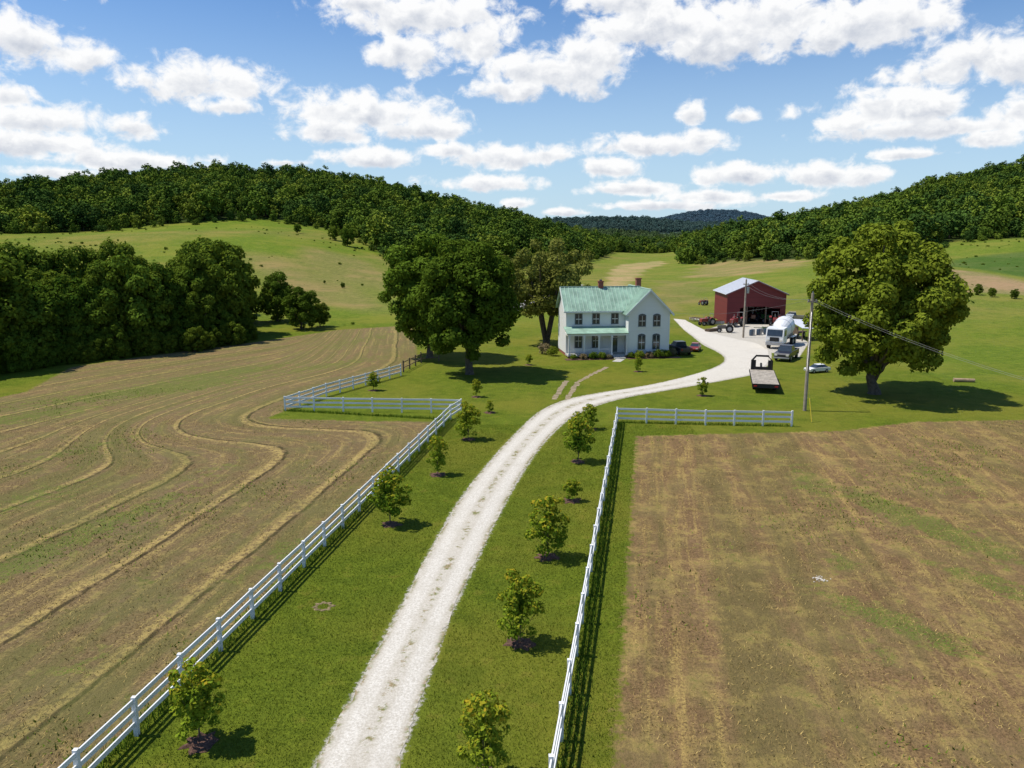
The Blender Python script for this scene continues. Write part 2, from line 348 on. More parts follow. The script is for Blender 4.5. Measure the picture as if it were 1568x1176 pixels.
X,Y=jit(200,1900,2760,4320,34); px=X/Y*1214+784; k=(px>850)&(px<1250); scatter('forest_horizon_ridge',X[k],Y[k],C_f[3],4,2.3,3.2,zs=(.45,.6),sink=5)
# ------------------------------------------------------------ ground
def axis(lo,hi,c0,c1,st,gr):
    a=list(np.arange(c0,c1+1e-6,st)); s=st; v=c1
    while v<hi: s*=gr; v+=s; a.append(v)
    s=st; v=c0; pre=[]
    while v>lo: s*=gr; v-=s; pre.append(v)
    return np.array(pre[::-1]+a)
gx=axis(-4000,4000,-90,95,.5,1.03); gy=axis(-600,6800,8,135,.5,1.022)
GX,GY=np.meshgrid(gx,gy); X=GX.ravel(); Y=GY.ravel(); Z=hgt(X,Y)
def sdf(poly,X,Y):
    P=np.array(poly,float); n=len(P); D=np.full(len(X),1e18); ins=np.zeros(len(X),bool)
    for i in range(n):
        a=P[i];b=P[(i+1)%n]; e=b-a; wx=X-a[0];wy=Y-a[1]
        t=np.clip((wx*e[0]+wy*e[1])/(e@e),0,1); D=np.minimum(D,(wx-e[0]*t)**2+(wy-e[1]*t)**2)
        c=((a[1]>Y)!=(b[1]>Y))
        with np.errstate(divide='ignore',invalid='ignore'):
            xi=(b[0]-a[0])*(Y-a[1])/((b[1]-a[1]) if b[1]!=a[1] else 1e-9)+a[0]
        ins^=(c&(X<xi))
    return np.where(ins,1,-1)*np.sqrt(D)
f0=g(160,1176); f1=g(690,643)
ext=lambda p,q,Yt: (p[0]+(q[0]-p[0])*(Yt-p[1])/(q[1]-p[1]),Yt)
polyL=[ext((f0[0]-.4,f0[1]),(f1[0]-.7,f1[1]),-60),(f1[0]-.9,f1[1]-.6),g(560,645),g(408,641),g(505,600),g(610,572),g(640,553),g(632,498),g(520,505),g(390,524),g(240,543),g(110,562),g(40,600),g(-200,650),(-85,40),(-90,-60)]
e0=g(942,1176); e1=g(975,668)
polyR=[ext(e0,e1,-60),e1,g(1120,664),g(1290,660),g(1400,646),g(1568,643),g(1900,640),(95,60),(95,-60)]
Lp=[(470,1176),(596,950),(690,780),(752,700),(792,658),(822,631),(860,613),(910,602),(970,593),(1030,581),(1080,567),(1104,556),(1107,547),(1095,538),(1075,528),(1060,516),(1045,504),(1030,488)]
Rp=[(618,1176),(693,950),(773,780),(820,700),(852,662),(882,637),(918,621),(962,609),(1012,600),(1070,590),(1130,579),(1160,572),(1180,556),(1182,538),(1165,526),(1130,519),(1085,507),(1050,490)]
LW=[g(*p) for p in Lp]; RW=[g(*p) for p in Rp]
LW=[ext(LW[0],LW[2],-40)]+LW; RW=[ext(RW[0],RW[2],-40)]+RW
def cr(P,n=8):
    P=[np.array(p) for p in P]; out=[]
    for i in range(len(P)-1):
        p0=P[max(i-1,0)];p1=P[i];p2=P[i+1];p3=P[min(i+2,len(P)-1)]
        if i==0: p0=p1-(p2-p1)
        for k in range(n):
            t=k/n; out.append(.5*((2*p1)+(-p0+p2)*t+(2*p0-5*p1+4*p2-p3)*t*t+(-p0+3*p1-3*p2+p3)*t**3))
    out.append(P[-1]); return np.array(out)
def lin(P,n):
    out=[]
    for i in range(len(P)-1):
        for k in range(n): t=k/n; out.append(np.array(P[i])*(1-t)+np.array(P[i+1])*t)
    out.append(np.array(P[-1])); return np.array(out)
LC=np.vstack([lin(LW[:3],24)[:-1],cr(LW[2:],8)]); RC=np.vstack([lin(RW[:3],24)[:-1],cr(RW[2:],8)])
polyD=list(map(tuple,LC))+list(map(tuple,RC[::-1]))
yard=[g(1085,520),g(1180,540),g(1225,548),g(1240,525),g(1215,505),g(1195,497),g(1110,496),g(1075,506)]
dL=sdf(polyL,X,Y); dR=sdf(polyR,X,Y); dD=np.maximum(sdf(polyD,X,Y),sdf(yard,X,Y))
def ss(v,a,b): k=np.clip((v-a)/(b-a),0,1); return k*k*(3-2*k)
fam=-(X-.17*(Y-20)-.0034*np.clip(Y-35,0,80)**2)*.96-12.2
dn=-sdf([ext((f0[0]-.4,f0[1]),(f1[0]-.7,f1[1]),-60),(f1[0]-.9,f1[1]-.6),g(560,645),g(408,641),g(505,600),g(610,572),g(640,553),g(632,498),(60,140),(60,-60)],X,Y)
dn=blur(blur(dn.reshape(GX.shape),0,30),1,30).ravel()
wgt=ss(dn,7,17)
S=dn*(1-wgt)+fam*wgt
S=blur(blur(S.reshape(GX.shape),0,20),1,20).ravel()
gp=np.zeros(len(X))
def patch(px,py,L,Wd,ang,w=1.0):
    global gp
    cx,cy=g(px,py); c_,s_=math.cos(ang),math.sin(ang); u=(X-cx)*c_+(Y-cy)*s_; v=-(X-cx)*s_+(Y-cy)*c_
    gp=np.maximum(gp,w*np.exp(-(u/L)**2-(v/Wd)**2))
for q in ((1412,800,7,1.4,1.9,1),(1365,950,3.5,1.0,2.2,.9),(1235,738,4,1.3,1.4,.6),(1525,895,3,1,2.2,.8),(1290,862,1.2,.8,1.5,.7),(1440,730,5,1.2,1.6,.6),(1440,985,1.6,.8,2,.7),(1480,830,3,1,2,.7),(1100,840,1.5,1.2,0,.35),(1340,1000,1.5,.6,1.8,.6),(1180,700,3,1,.2,.4),
   (270,592,9,4,.8,.9),(170,604,9,3,.8,.8),(340,572,10,3,.9,.8),(60,850,9,1.3,1.25,.8),(170,800,7,1.1,1.25,.8),(30,640,9,3,.9,.7),(60,760,4,2,1.2,.6),(440,845,3,1,1.3,.7),(130,1010,1.5,1,1,.5),(330,720,3,1,1.2,.5),(500,560,12,2.4,.9,.6),(120,690,7,1.2,1.1,.55),(560,520,16,3,1.2,.5)): patch(*q)
zone=np.tile(np.array([.116,.158,.014]),(len(X),1))
def blend(w,col):
    global zone
    zone=zone*(1-w[:,None])+np.array(col)*w[:,None]
far=ss(Y,118,150)
blend(far*(X<20),(.122,.180,.016)); blend(far*(X>=20),(.136,.178,.023))
blend(ss(Y,70,85)*(X>45)*.6,(.125,.185,.02))
wob=.5+.25*np.sin(X*.05+2*np.sin(Y*.03))+.25*np.sin(Y*.045+1.7*np.sin(X*.033))
blend(far*wob**2*.5,(.185,.178,.042))
def pz(pts,col,soft=3,w=1):
    d=sdf([gt(*p) for p in pts],X,Y); blend(ss(d+soft*.6*np.sin(X*.21+Y*.13),-soft,soft)*w,col)
pz([(400,395),(470,385),(560,392),(610,410),(615,455),(560,470),(470,460),(420,430)],(.20,.19,.055),12,.8)
pz([(925,445),(935,415),(950,405),(1012,399),(1020,404),(990,412),(975,425),(960,445)],(.30,.27,.10),2,.8)
pz([(1055,425),(1075,405),(1180,385),(1232,381),(1232,405),(1150,420)],(.24,.21,.075),5,.7)
pz([(990,470),(1010,430),(1070,430),(1085,445),(1040,475)],(.19,.18,.055),4,.55)
pz([(1448,412),(1568,430),(1700,450),(1700,470),(1568,452),(1470,447),(1446,432)],(.27,.215,.10),2,.7)
pz([(1455,398),(1568,385),(1700,380),(1700,440),(1568,424),(1450,408)],(.06,.12,.02),1.5,.9)
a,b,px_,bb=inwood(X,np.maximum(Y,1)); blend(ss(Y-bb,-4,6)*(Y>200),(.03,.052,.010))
blend(ss(Y,1100,1300),(.04,.07,.035)); blend(ss(Y,1900,2400),(.04,.075,.06)); blend(ss(Y,2700,3100),(.05,.09,.11))  # forest ground tones, with blue distance haze painted in on the farther bands
nx,ny=len(gx),len(gy); ii=np.arange(nx*ny).reshape(ny,nx)
Q=np.stack([ii[:-1,:-1].ravel(),ii[:-1,1:].ravel(),ii[1:,1:].ravel(),ii[1:,:-1].ravel()],1)
M_g,t,bs=newmat('ground')
pos=t.n('ShaderNodeTexCoord').outputs['Object']
sx=t.n('ShaderNodeSeparateXYZ'); t.put(sx.inputs[0],pos); px_n,py_n=sx.outputs[0],sx.outputs[1]
zc=t.attr('zone','Color')
n_f=t.noise(pos,7,4,.7); n_m=t.noise(pos,.9,4,.6); n_l=t.noise(pos,.07,4,.65); n_ml=t.noise(pos,.28,5,.7)
v=t.math('ADD',t.math('MULTIPLY',t.mr(n_f,.3,.7),.7),t.math('ADD',t.math('MULTIPLY',t.mr(n_m,.3,.7),.35),t.math('MULTIPLY',t.math('SUBTRACT',n_ml,.4),.9)))
grass=t.mix(1.0,zc,t.mix(v,(.44,.50,.55),(1.4,1.3,1.3)),'MULTIPLY')
grass=t.mix(t.math('MULTIPLY',t.mr(n_l,.42,.62),.65),grass,t.mix(1.0,zc,(1.75,1.2,1.9),'MULTIPLY'))
grass=t.mix(t.math('MULTIPLY',t.mr(n_ml,.50,.66),.45),grass,t.mix(1.0,zc,(.55,.68,.7),'MULTIPLY'))
grass=t.mix(t.math('MULTIPLY',t.mr(n_m,.56,.72),.35),grass,t.mix(1.0,zc,(1.9,1.05,2.5),'MULTIPLY'))
gpa=t.attr('gp')
fine=t.noise(pos,9,4,.75); med=t.noise(pos,1.3,5,.65); clod=t.noise(pos,3.2,4,.7); wdn=t.noise(pos,.55,5,.7)
def stubble(d,c_dark,c_mid,c_str,c_alt,period,off,lines,strw,dst,green,rough=0.0):
    vec=t.comb(d,t.math('MULTIPLY',px_n,.05),t.math('MULTIPLY',py_n,.05))
    s1=t.noise(vec,2.6,4,.65); s2=t.noise(vec,.5,4,.65)
    c=t.mix(t.mr(fine,.34,.62),c_dark,c_mid)
    c=t.mix(t.math('MULTIPLY',t.mr(n_ml,.42,.62),.6),c,c_alt)
    c=t.mix(t.math('MULTIPLY',t.mr(s1,.50,.68),t.mr(fine,.38,.6)),c,c_str)
    c=t.mix(t.math('MULTIPLY',t.mr(med,.52,.66),.5),c,c_str)
    c=t.mix(t.math('MULTIPLY',t.mr(clod,.52,.66),.7),c,c_dark)
    c=t.mix(t.math('MULTIPLY',t.mr(s2,.48,.66),.5),c,t.mix(.5,c_dark,(.15,.115,.05)))
    if rough:
        c=t.mix(t.math('MULTIPLY',t.mr(wdn,.50,.62),rough),c,tuple(q*1.1 for q in c_str))
        c=t.mix(t.math('MULTIPLY',t.mr(wdn,.46,.34),rough),c,c_dark)
    w=t.math('FRACT',t.math('ADD',t.math('DIVIDE',d,period),t.math('ADD',t.math('MULTIPLY',t.math('SUBTRACT',n_l,.5),dst),off)))
    line=t.math('MULTIPLY',t.mr(t.math('ABSOLUTE',t.math('SUBTRACT',w,.5)),.012,.032,1,0),t.mr(med,.38,.50))
    straw=t.math('MULTIPLY',t.mr(t.math('ABSOLUTE',t.math('SUBTRACT',w,.575)),.02,.08,1,0),t.mr(clod,.42,.56))
    c=t.mix(t.math('MULTIPLY',straw,strw),c,tuple(q*1.15 for q in c_str))
    c=t.mix(t.math('MULTIPLY',line,lines),c,(.065,.05,.025))
    gq=t.math('MULTIPLY',t.mr(t.math('ADD',gpa,t.math('MULTIPLY',t.math('SUBTRACT',med,.5),2.2)),.25,.7),t.mr(fine,.38,.58))
    c=t.mix(t.math('MULTIPLY',gq,.9),c,(.115,.175,.024))
    wd=t.math('MULTIPLY',t.mr(wdn,.57,.68),t.mr(clod,.45,.58))
    wd=t.math('ADD',t.math('MULTIPLY',wd,.55),t.math('MULTIPLY',t.mr(t.math('ADD',t.math('MULTIPLY',s2,.5),t.math('MULTIPLY',n_ml,.5)),.42,.56),green))
    return t.mix(wd,c,(.14,.155,.038))
dS=t.attr('dS'); dLn=t.attr('dL'); dRn=t.attr('dR'); dDn=t.attr('dD')
stL=stubble(dS,(.13,.088,.043),(.255,.18,.085),(.45,.33,.115),(.225,.152,.088),5.0,0.0,.9,.75,.30,.45)
ur=t.math('SUBTRACT',t.math('MULTIPLY',px_n,.985),t.math('MULTIPLY',py_n,.172))
stR=stubble(ur,(.140,.088,.042),(.275,.172,.082),(.45,.315,.105),(.265,.162,.086),4.9,.3,.15,.15,.6,.28,.42)
edge=t.math('MULTIPLY',t.math('SUBTRACT',t.noise(pos,2.2,5,.7),.5),1.8)
fL=t.mr(t.math('ADD',dLn,edge),-.2,.2); fR=t.mr(t.math('ADD',dRn,edge),-.2,.2)
c=t.mix(fL,grass,stL); c=t.mix(fR,c,stR)
gcol=t.mix(t.mr(t.noise(pos,11,5,.7),.3,.7),(.40,.365,.30),(.62,.575,.50))
fD=t.mr(t.math('ADD',t.math('SUBTRACT',dDn,.12),t.math('MULTIPLY',t.math('SUBTRACT',t.noise(pos,4,5,.75),.5),.8)),-.06,.1)
c=t.mix(fD,c,gcol)
t.put(bs.inputs['Base Color'],c); bs.inputs['Roughness'].default_value=.95; bs.inputs['Specular IOR Level'].default_value=.05
bm=t.n('ShaderNodeBump'); bm.inputs['Strength'].default_value=.8; bm.inputs['Distance'].default_value=.15
t.put(bm.inputs['Height'],t.math('ADD',fine,t.math('MULTIPLY',n_m,1.5))); t.put(bs.inputs['Normal'],bm.outputs[0])
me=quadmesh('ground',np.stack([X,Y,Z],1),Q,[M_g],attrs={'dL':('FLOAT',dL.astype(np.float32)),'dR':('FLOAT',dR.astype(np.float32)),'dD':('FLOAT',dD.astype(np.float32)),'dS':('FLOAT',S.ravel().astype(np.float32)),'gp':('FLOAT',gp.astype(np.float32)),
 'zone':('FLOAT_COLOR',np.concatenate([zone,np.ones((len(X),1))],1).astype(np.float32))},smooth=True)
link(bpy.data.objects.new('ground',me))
# gravel driveway
M_d,t,bs=newmat('gravel'); pos=t.n('ShaderNodeTexCoord').outputs['Object']; ac=t.attr('across'); trk=t.attr('trk')
big=t.noise(pos,.5,4,.65); mid=t.noise(pos,1.3,6,.8)
c=t.mix(t.mr(t.noise(pos,13,5,.75),.3,.7),(.44,.40,.335),(.70,.66,.59))
off=t.math('ABSOLUTE',t.math('SUBTRACT',ac,.5))
trackw=t.mr(t.math('ABSOLUTE',t.math('SUBTRACT',off,.26)),.06,.16,1,0)
c=t.mix(t.math('MULTIPLY',t.math('SUBTRACT',1,trackw),t.math('MULTIPLY',trk,.34)),c,(.38,.33,.25))
c=t.mix(t.math('MULTIPLY',t.mr(big,.48,.7),.35),c,(.47,.43,.36))
cen=t.math('MULTIPLY',t.mr(off,.03,.13,1,0),t.mr(mid,.49,.60))
edg=t.math('MULTIPLY',t.mr(off,.40,.5),t.mr(mid,.44,.56))
c=t.mix(t.math('MULTIPLY',t.math('MAXIMUM',cen,edg),trk),c,t.mix(t.mr(t.noise(pos,6,4),.4,.6),(.29,.22,.13),(.15,.17,.045)))
t.put(bs.inputs['Base Color'],c); bs.inputs['Roughness'].default_value=.95; bs.inputs['Specular IOR Level'].default_value=.05
bm=t.n('ShaderNodeBump'); bm.inputs['Strength'].default_value=.5; bm.inputs['Distance'].default_value=.04; t.put(bm.inputs['Height'],t.noise(pos,14,3,.7)); t.put(bs.inputs['Normal'],bm.outputs[0])
nn=len(LC); na=9; V=[];A=[];K=[]
for i in range(nn):
    for k in range(na):
        f=k/(na-1); ff=.07+.86*f
        p=LC[i]*(1-ff)+RC[i]*ff
        if k in(0,na-1): p=p+RNG.normal(size=2)*.05
        V.append((p[0],p[1],H(p[0],p[1])+.012+.02*math.sin(math.pi*f))); A.append(f); K.append(float(np.clip((82-p[1])/10,0,1)))
ii=np.arange(nn*na).reshape(nn,na); Q=np.stack([ii[:-1,:-1].ravel(),ii[:-1,1:].ravel(),ii[1:,1:].ravel(),ii[1:,:-1].ravel()],1)
link(bpy.data.objects.new('gravel_driveway',quadmesh('gravel_driveway',V,Q,[M_d],attrs={'across':('FLOAT',np.array(A,np.float32)),'trk':('FLOAT',np.array(K,np.float32))},smooth=True)))
rd=[gt(*p) for p in ((735,490),(760,482),(783,472),(803,463),(822,455),(842,447),(862,441),(885,436))]
rc=cr(rd,6); V=[]
for i in range(len(rc)):
    d=rc[min(i+1,len(rc)-1)]-rc[max(i-1,0)]; d=d/np.linalg.norm(d); r=np.array([d[1],-d[0]])*2.6
    for s in(-1,-.33,.33,1): q=rc[i]+r*s; V.append((q[0],q[1],H(q[0],q[1])+.08))
ii=np.arange(len(rc)*4).reshape(len(rc),4); Q=np.stack([ii[:-1,:-1].ravel(),ii[:-1,1:].ravel(),ii[1:,1:].ravel(),ii[1:,:-1].ravel()],1)
link(bpy.data.objects.new('country_road',quadmesh('country_road',V,Q,[simple('road_surface',(.34,.32,.29),.9,scale=.5)])))
# ------------------------------------------------------------ ground litter
def blades(name,P,h,w,lean,mat):
    n=len(P); an=RNG.uniform(0,6.28,n); s=np.stack([np.cos(an),np.sin(an),np.zeros(n)],1)*w*RNG.uniform(.6,1.4,n)[:,None]
    ln=RNG.normal(size=(n,3))*lean; ln[:,2]=1; ln/=np.linalg.norm(ln,axis=1)[:,None]; tp=P+ln*(h*RNG.uniform(.4,1.4,n))[:,None]
    V=np.stack([P-s,P+s,tp],1).reshape(-1,3); Q=np.arange(3*n).reshape(-1,3)
    l=np.repeat(RNG.uniform(0,1,n),3).astype(np.float32)
    link(bpy.data.objects.new(name,quadmesh(name,V,Q,[mat],attrs={'lv':('FLOAT',l)})))
def bladem(name,a,b,patchy=None):
    m=bpy.data.materials.new(name); m.use_nodes=True; m.node_tree.nodes.clear(); t=NT(m.node_tree)
    c=t.mix(t.attr('lv'),a,b)
    if patchy: c=t.mix(t.math('MULTIPLY',t.mr(t.noise(t.n('ShaderNodeTexCoord').outputs['Object'],.28,5,.7),.42,.62),.75),c,patchy)
    d=t.n('ShaderNodeBsdfDiffuse'); t.put(d.inputs[0],c); o=t.n('ShaderNodeOutputMaterial'); t.t.links.new(d.outputs[0],o.inputs[0]); return m
def samp(n,x0,x1,y0,y1):
    yy=y0+(y1-y0)*RNG.uniform(0,1,n)**1.3; return RNG.uniform(x0,x1,n),yy
x,y=samp(300000,-50,55,15,62); k=np.abs(x)<y*.78+2; x,y=x[k],y[k]
cl_=np.sin(x*1.7+np.sin(y*.9)*2)+np.sin(y*1.1+x*.6)+RNG.normal(size=len(x))*.9
a=sdf(polyL,x,y)>.3; b=sdf(polyR,x,y)>.3; k=(a|b)&(cl_>-.3)
P=np.stack([x[k],y[k],np.zeros(k.sum())],1); blades('crop_stubble',P,.12,.013,1.1,bladem('stubble_straw',(.18,.12,.05),(.55,.40,.14)))
x,y=samp(120000,-50,55,15,75); k=np.abs(x)<y*.78+2; x,y=x[k],y[k]
cl_=np.sin(x*.33+2*np.sin(y*.21))+np.sin(y*.27-x*.2)+np.sin(x*1.3+y*.9)*.6+RNG.normal(size=len(x))*.5
k=((sdf(polyL,x,y)>.3)|(sdf(polyR,x,y)>.3))&(cl_>1.35); P=np.stack([x[k],y[k],np.zeros(k.sum())],1); blades('field_weeds',P,.13,.03,.8,bladem('weed_regrowth',(.08,.13,.012),(.18,.25,.03)))
x,y=samp(380000,-16,14,15,60); k=(sdf(polyL,x,y)<-.1)&(sdf(polyR,x,y)<-.1)&(sdf(polyD,x,y)<-.05)
P=np.stack([x[k],y[k],np.zeros(k.sum())],1); blades('lawn_grass',P,.065,.012,.6,bladem('grass_blades',(.085,.12,.010),(.215,.25,.028),(.115,.14,.012)))
# ------------------------------------------------------------ fences
def fence(name,pts,mat,sp_=2.44,h=1.25,rails=(.38,.76,1.13),pw=.13,rw=.15):
    b=B()
    for i in range(len(pts)-1):
        a=Vector((*pts[i],0)); c=Vector((*pts[i+1],0)); L=(c-a).length; n=max(1,round(L/sp_))
        d=(c-a)/n
        for k in range(n+1):
            if k==n and i<len(pts)-2: continue
            p=a+d*k; z=H(p.x,p.y); j=random.uniform(-.025,.025)
            b.beam((p.x,p.y,z-.1),(p.x+j,p.y,z+h+random.uniform(-.01,.02)),pw,pw,0)
        for k in range(n):
            p=a+d*k;q=a+d*(k+1)
            for r in rails:
                e=random.uniform(-.02,.02)
                b.beam((p.x,p.y,H(p.x,p.y)+r+e),(q.x,q.y,H(q.x,q.y)+r+random.uniform(-.02,.02)),.045,rw,0)
    return b.obj(name,[mat])
fA=ext(f0,f1,4); cornerL=g(706,633)
fence('white_rail_fence',[fA,f1,cornerL,g(437,629),g(500,607),g(560,590),g(614,575)],M_fence)
r0=g(852,1176); r1=g(945,647)
fence('white_rail_fence',[ext(r0,r1,4),r1,g(1080,651),g(1212,653)],M_fence)
fence('wooden_fence',[g(618,570),g(645,556),g(672,553)],M_wood,2.2,1.3,(.5,1.1),.14,.08)
P=[]
for (a,b,o) in ((fA,f1,-.1),(ext(r0,r1,4),r1,.25),(f1,g(437,629),0),(r1,g(1212,653),0)):
    n=int(math.dist(a,b)*150); s=RNG.uniform(0,1,n); P.append(np.stack([a[0]+(b[0]-a[0])*s+RNG.normal(size=n)*.2+o,a[1]+(b[1]-a[1])*s+RNG.normal(size=n)*.12,np.zeros(n)],1))
blades('fence_weeds',np.concatenate(P),.24,.016,.35,bladem('weed_blades',(.06,.11,.010),(.17,.25,.025)))
# ------------------------------------------------------------ house
hx,hy=g(871,549); HR=math.radians(7)
house=empty('farmhouse',(hx,hy,0),HR)
def siding(name,col,per,depth):
    m,t,bs=newmat(name); p=t.n('ShaderNodeTexCoord').outputs['Object']; s=t.n('ShaderNodeSeparateXYZ'); t.put(s.inputs[0],p)
    w=t.math('FRACT',t.math('DIVIDE',s.outputs[2],per)); c=t.mix(t.mr(w,.0,.12),tuple(q*.6 for q in col),col)
    c=t.mix(t.math('MULTIPLY',t.mr(t.noise(p,.8,4),.4,.8),.15),c,tuple(q*.8 for q in col))
    t.put(bs.inputs['Base Color'],c); bs.inputs['Roughness'].default_value=.6; return m
M_sid=siding('clapboard',(.77,.77,.76),.16,.01)
M_roof=simple('green_metal_roof',(.27,.41,.31),.45,metal=.0,var=.28,scale=.9,spec=.5)
M_seam=simple('roof_seam',(.42,.56,.46),.4,var=.1)
b=B()
b.box(0,7.4,1.9,7.3,.35,5.75); b.box(7.4,12.6,0,9.4,.35,5.62)
b.prism([(7.4,5.62),(12.6,5.62),(10.0,8.22)],.0,9.4)
b.add([(0,1.9,5.75),(0,7.3,5.75),(0,4.6,8.25)],[(0,2,1)],0)
b.obj('walls',[M_sid],parent=house)
b=B(); b.box(.04,7.36,1.94,7.26,-.2,.35); b.box(7.44,12.56,.04,9.36,-.2,.35); b.obj('foundation',[M_brick],parent=house)
b=B()
b.slab([(-.35,1.5,5.62),(10,1.5,5.62),(10,4.6,8.45),(-.35,4.6,8.45)],.09); b.slab([(-.35,7.7,5.62),(-.35,4.6,8.45),(10,4.6,8.45),(10,7.7,5.62)],.09)
b.slab([(7.0,-.4,5.32),(7.0,9.8,5.32),(10,9.8,8.34),(10,-.4,8.34)][::-1],.09); b.slab([(13.0,-.4,5.32),(10,-.4,8.34),(10,9.8,8.34),(13.0,9.8,5.32)][::-1],.09)
xx=-.3
while xx<9.9: b.beam((xx,1.5,5.65),(xx,4.6,8.48),.06,.07,1); xx+=.5
yy=-.35
while yy<9.8:
    b.beam((7.0,yy,5.35),(10,yy,8.37),.05,.06,1); b.beam((13,yy,5.35),(10,yy,8.37),.05,.06,1); yy+=.5
b.beam((-.35,4.6,8.48),(10,4.6,8.48),.2,.06,1); b.beam((10,-.4,8.37),(10,9.8,8.37),.2,.06,1)
b.obj('roof',[M_roof,M_seam],parent=house)
b=B()
b.beam((6.98,-.43,5.2),(10,-.43,8.22),.05,.2); b.beam((13.02,-.43,5.2),(10,-.43,8.22),.05,.2)
b.beam((-.35,1.47,5.53),(7,1.47,5.53),.05,.17); b.beam((-.38,1.5,5.5),(-.38,4.6,8.33),.05,.18)
for xa in (7.46,12.54): b.box(xa-.08,xa+.08,-.03,.06,.35,5.4)
b.box(-.03,.12,1.87,2.0,.35,5.6)
b.box(7.46,12.54,-.035,-.001,3.25,3.38)
b.obj('trim',[M_white],parent=house)
b=B()
def window(xc,yw,z0,z1,w=.95,arch=False):
    h=w/2
    pts=[(xc-h,z0),(xc+h,z0),(xc+h,z1)]+([(xc+h*.6,z1+.13),(xc,z1+.19),(xc-h*.6,z1+.13)] if arch else [])+[(xc-h,z1)]
    b.prism(pts,yw-.05,yw+.02,0)
    k=.11; b.prism([(xc-h+k,z0+k),(xc+h-k,z0+k),(xc+h-k,z1-k*.6),(xc-h+k,z1-k*.6)],yw-.065,yw-.03,1)
    zm=(z0+z1)/2; b.box(xc-h+k,xc+h-k,yw-.085,yw-.05,zm-.035,zm+.035,2); b.box(xc-.022,xc+.022,yw-.083,yw-.05,z0+k,z1-k*.6,2)
    b.box(xc-h-.08,xc+h+.08,yw-.13,yw-.0,z0-.09,z0-.003,2)
for xc in (1.55,3.75,6.15): window(xc,1.9,3.95,5.3,.95)
for xc in (1.55,3.75): window(xc,1.9,1.0,2.8,.95)
for xc in (9.1,10.95):
    window(xc,0,3.8,5.2,.95,True); window(xc,0,.95,2.75,.95,True)
b.obj('windows',[M_dark,M_glass,M_white],parent=house)
b=B(); b.box(5.65,6.65,1.82,1.9,.4,2.75,0); b.box(5.78,6.52,1.79,1.83,.45,2.25,1); b.box(5.78,6.52,1.785,1.83,2.33,2.65,2); b.box(5.9,6.4,1.77,1.8,1.3,2.1,2)
b.obj('front_door',[M_white,simple('door_paint',(.09,.11,.10),.5),M_glass],parent=house)
b=B()
b.box(-.1,7.35,-.1,1.88,.2,.38,1)
b.slab([(-.35,-.4,3.1),(7.38,-.4,3.1),(7.38,1.88,3.72),(-.35,1.88,3.72)],.07,2)
b.box(-.2,7.37,-.25,-.08,2.78,3.0,0); b.box(-.2,-.05,-.08,1.88,2.78,3.0,0)
for xc in (0,1.85,3.7,5.3,7.2):
    b.box(xc-.09,xc+.09,-.25,-.07,.38,2.78,0); b.box(xc-.14,xc+.14,-.29,-.03,.38,.6,0); b.box(xc-.14,xc+.14,-.29,-.03,2.6,2.78,0)
for (xa,xb) in ((.1,1.75),(1.95,3.6),(3.8,5.2)):
    b.box(xa,xb,-.19,-.13,1.1,1.18,0)
    q=xa+.1
    while q<xb: b.box(q-.02,q+.02,-.18,-.14,.45,1.1,0); q+=.16
for xc in (.3,2,3.8,5.5,7.1): b.box(xc-.2,xc+.2,-.05,.3,-.1,.2,3)
b.box(5.5,6.9,-.75,-.1,.0,.19,1); b.box(5.5,6.9,-1.1,-.75,0,.1,1)
b.obj('front_porch',[M_white,M_concrete,M_roof,M_brick],parent=house)
b=B(); b.box(4.6,5.2,4.35,4.9,8.0,9.05,0); b.box(4.53,5.27,4.28,4.97,9.05,9.17,0); b.box(9.75,10.35,5.2,5.8,8.0,9.35,0); b.box(9.68,10.42,5.13,5.87,9.35,9.47,0)
b.box(4.75,5.05,4.5,4.75,9.17,9.35,1)
b.obj('chimneys',[M_brick,M_dark],parent=house)
def h2w(lx,ly): return hx+lx*math.cos(HR)-ly*math.sin(HR), hy+lx*math.sin(HR)+ly*math.cos(HR)
shr=[tree_mesh('shrub_v%d'%i,1.2,1.6,.05,.03,14,.32,1400,.07,m,90+i,limbs=3) for i,m in enumerate((L_oak,L_wood,leafmat('flowering_shrub_leaves',(.14,.13,.06),(.32,.27,.16))))]
for i,(lx,ly,s) in enumerate(((.4,-.9,.7),(1.6,-1.0,.8),(2.8,-1.0,.95),(3.9,-1.0,.9),(4.8,-.9,.6),(7.7,-.7,.8),(8.7,-.8,1.0),(9.9,-.8,.9),(11.0,-.9,1.15),(12.1,-.7,1.0),(13.2,.6,1.1),(13.5,2.2,1.0),(-1.5,2.5,1.2),(-2.3,4.2,1.5))):
    x,y=h2w(lx,ly); put('shrub',shr[(i*2)%3],x,y,s*.85,i)
C_sh=proto_coll('pasture_brush_proto',[tree_mesh('brush_v%d'%i,1.0,1.5,.02,.02,10,.3,160,.16,L_wood,120+i,limbs=0) for i in range(3)])
X2=RNG.uniform(-330,330,6000); Y2=RNG.uniform(125,430,6000); a,b,pxx,bb2=inwood(X2,Y2)
clm=np.sin(X2*.06+2*np.sin(Y2*.04))+np.sin(Y2*.075+X2*.03)+RNG.normal(size=len(X2))*.7
k=(~a)&(clm>.8)&((pxx<560)|(pxx>1240))&(Y2>130); scatter('pasture_brush',X2[k],Y2[k],C_sh,3,.25,1.0,zs=(.5,1.0),sink=.05)
b=B(); b.slab([(-.6,-1.6,.03),(5.3,-1.6,.03),(5.3,-.2,.03),(-.6,-.2,.03)],.03); b.slab([(7.1,-1.5,.03),(13.9,-1.4,.03),(13.9,-.1,.03),(7.1,-.1,.03)],.03); b.obj('flower_bed',[M_mulch],(hx,hy,0),HR)
M_path=simple('brick_walk',(.33,.25,.17),.9,var=.3,scale=3)
b=B()
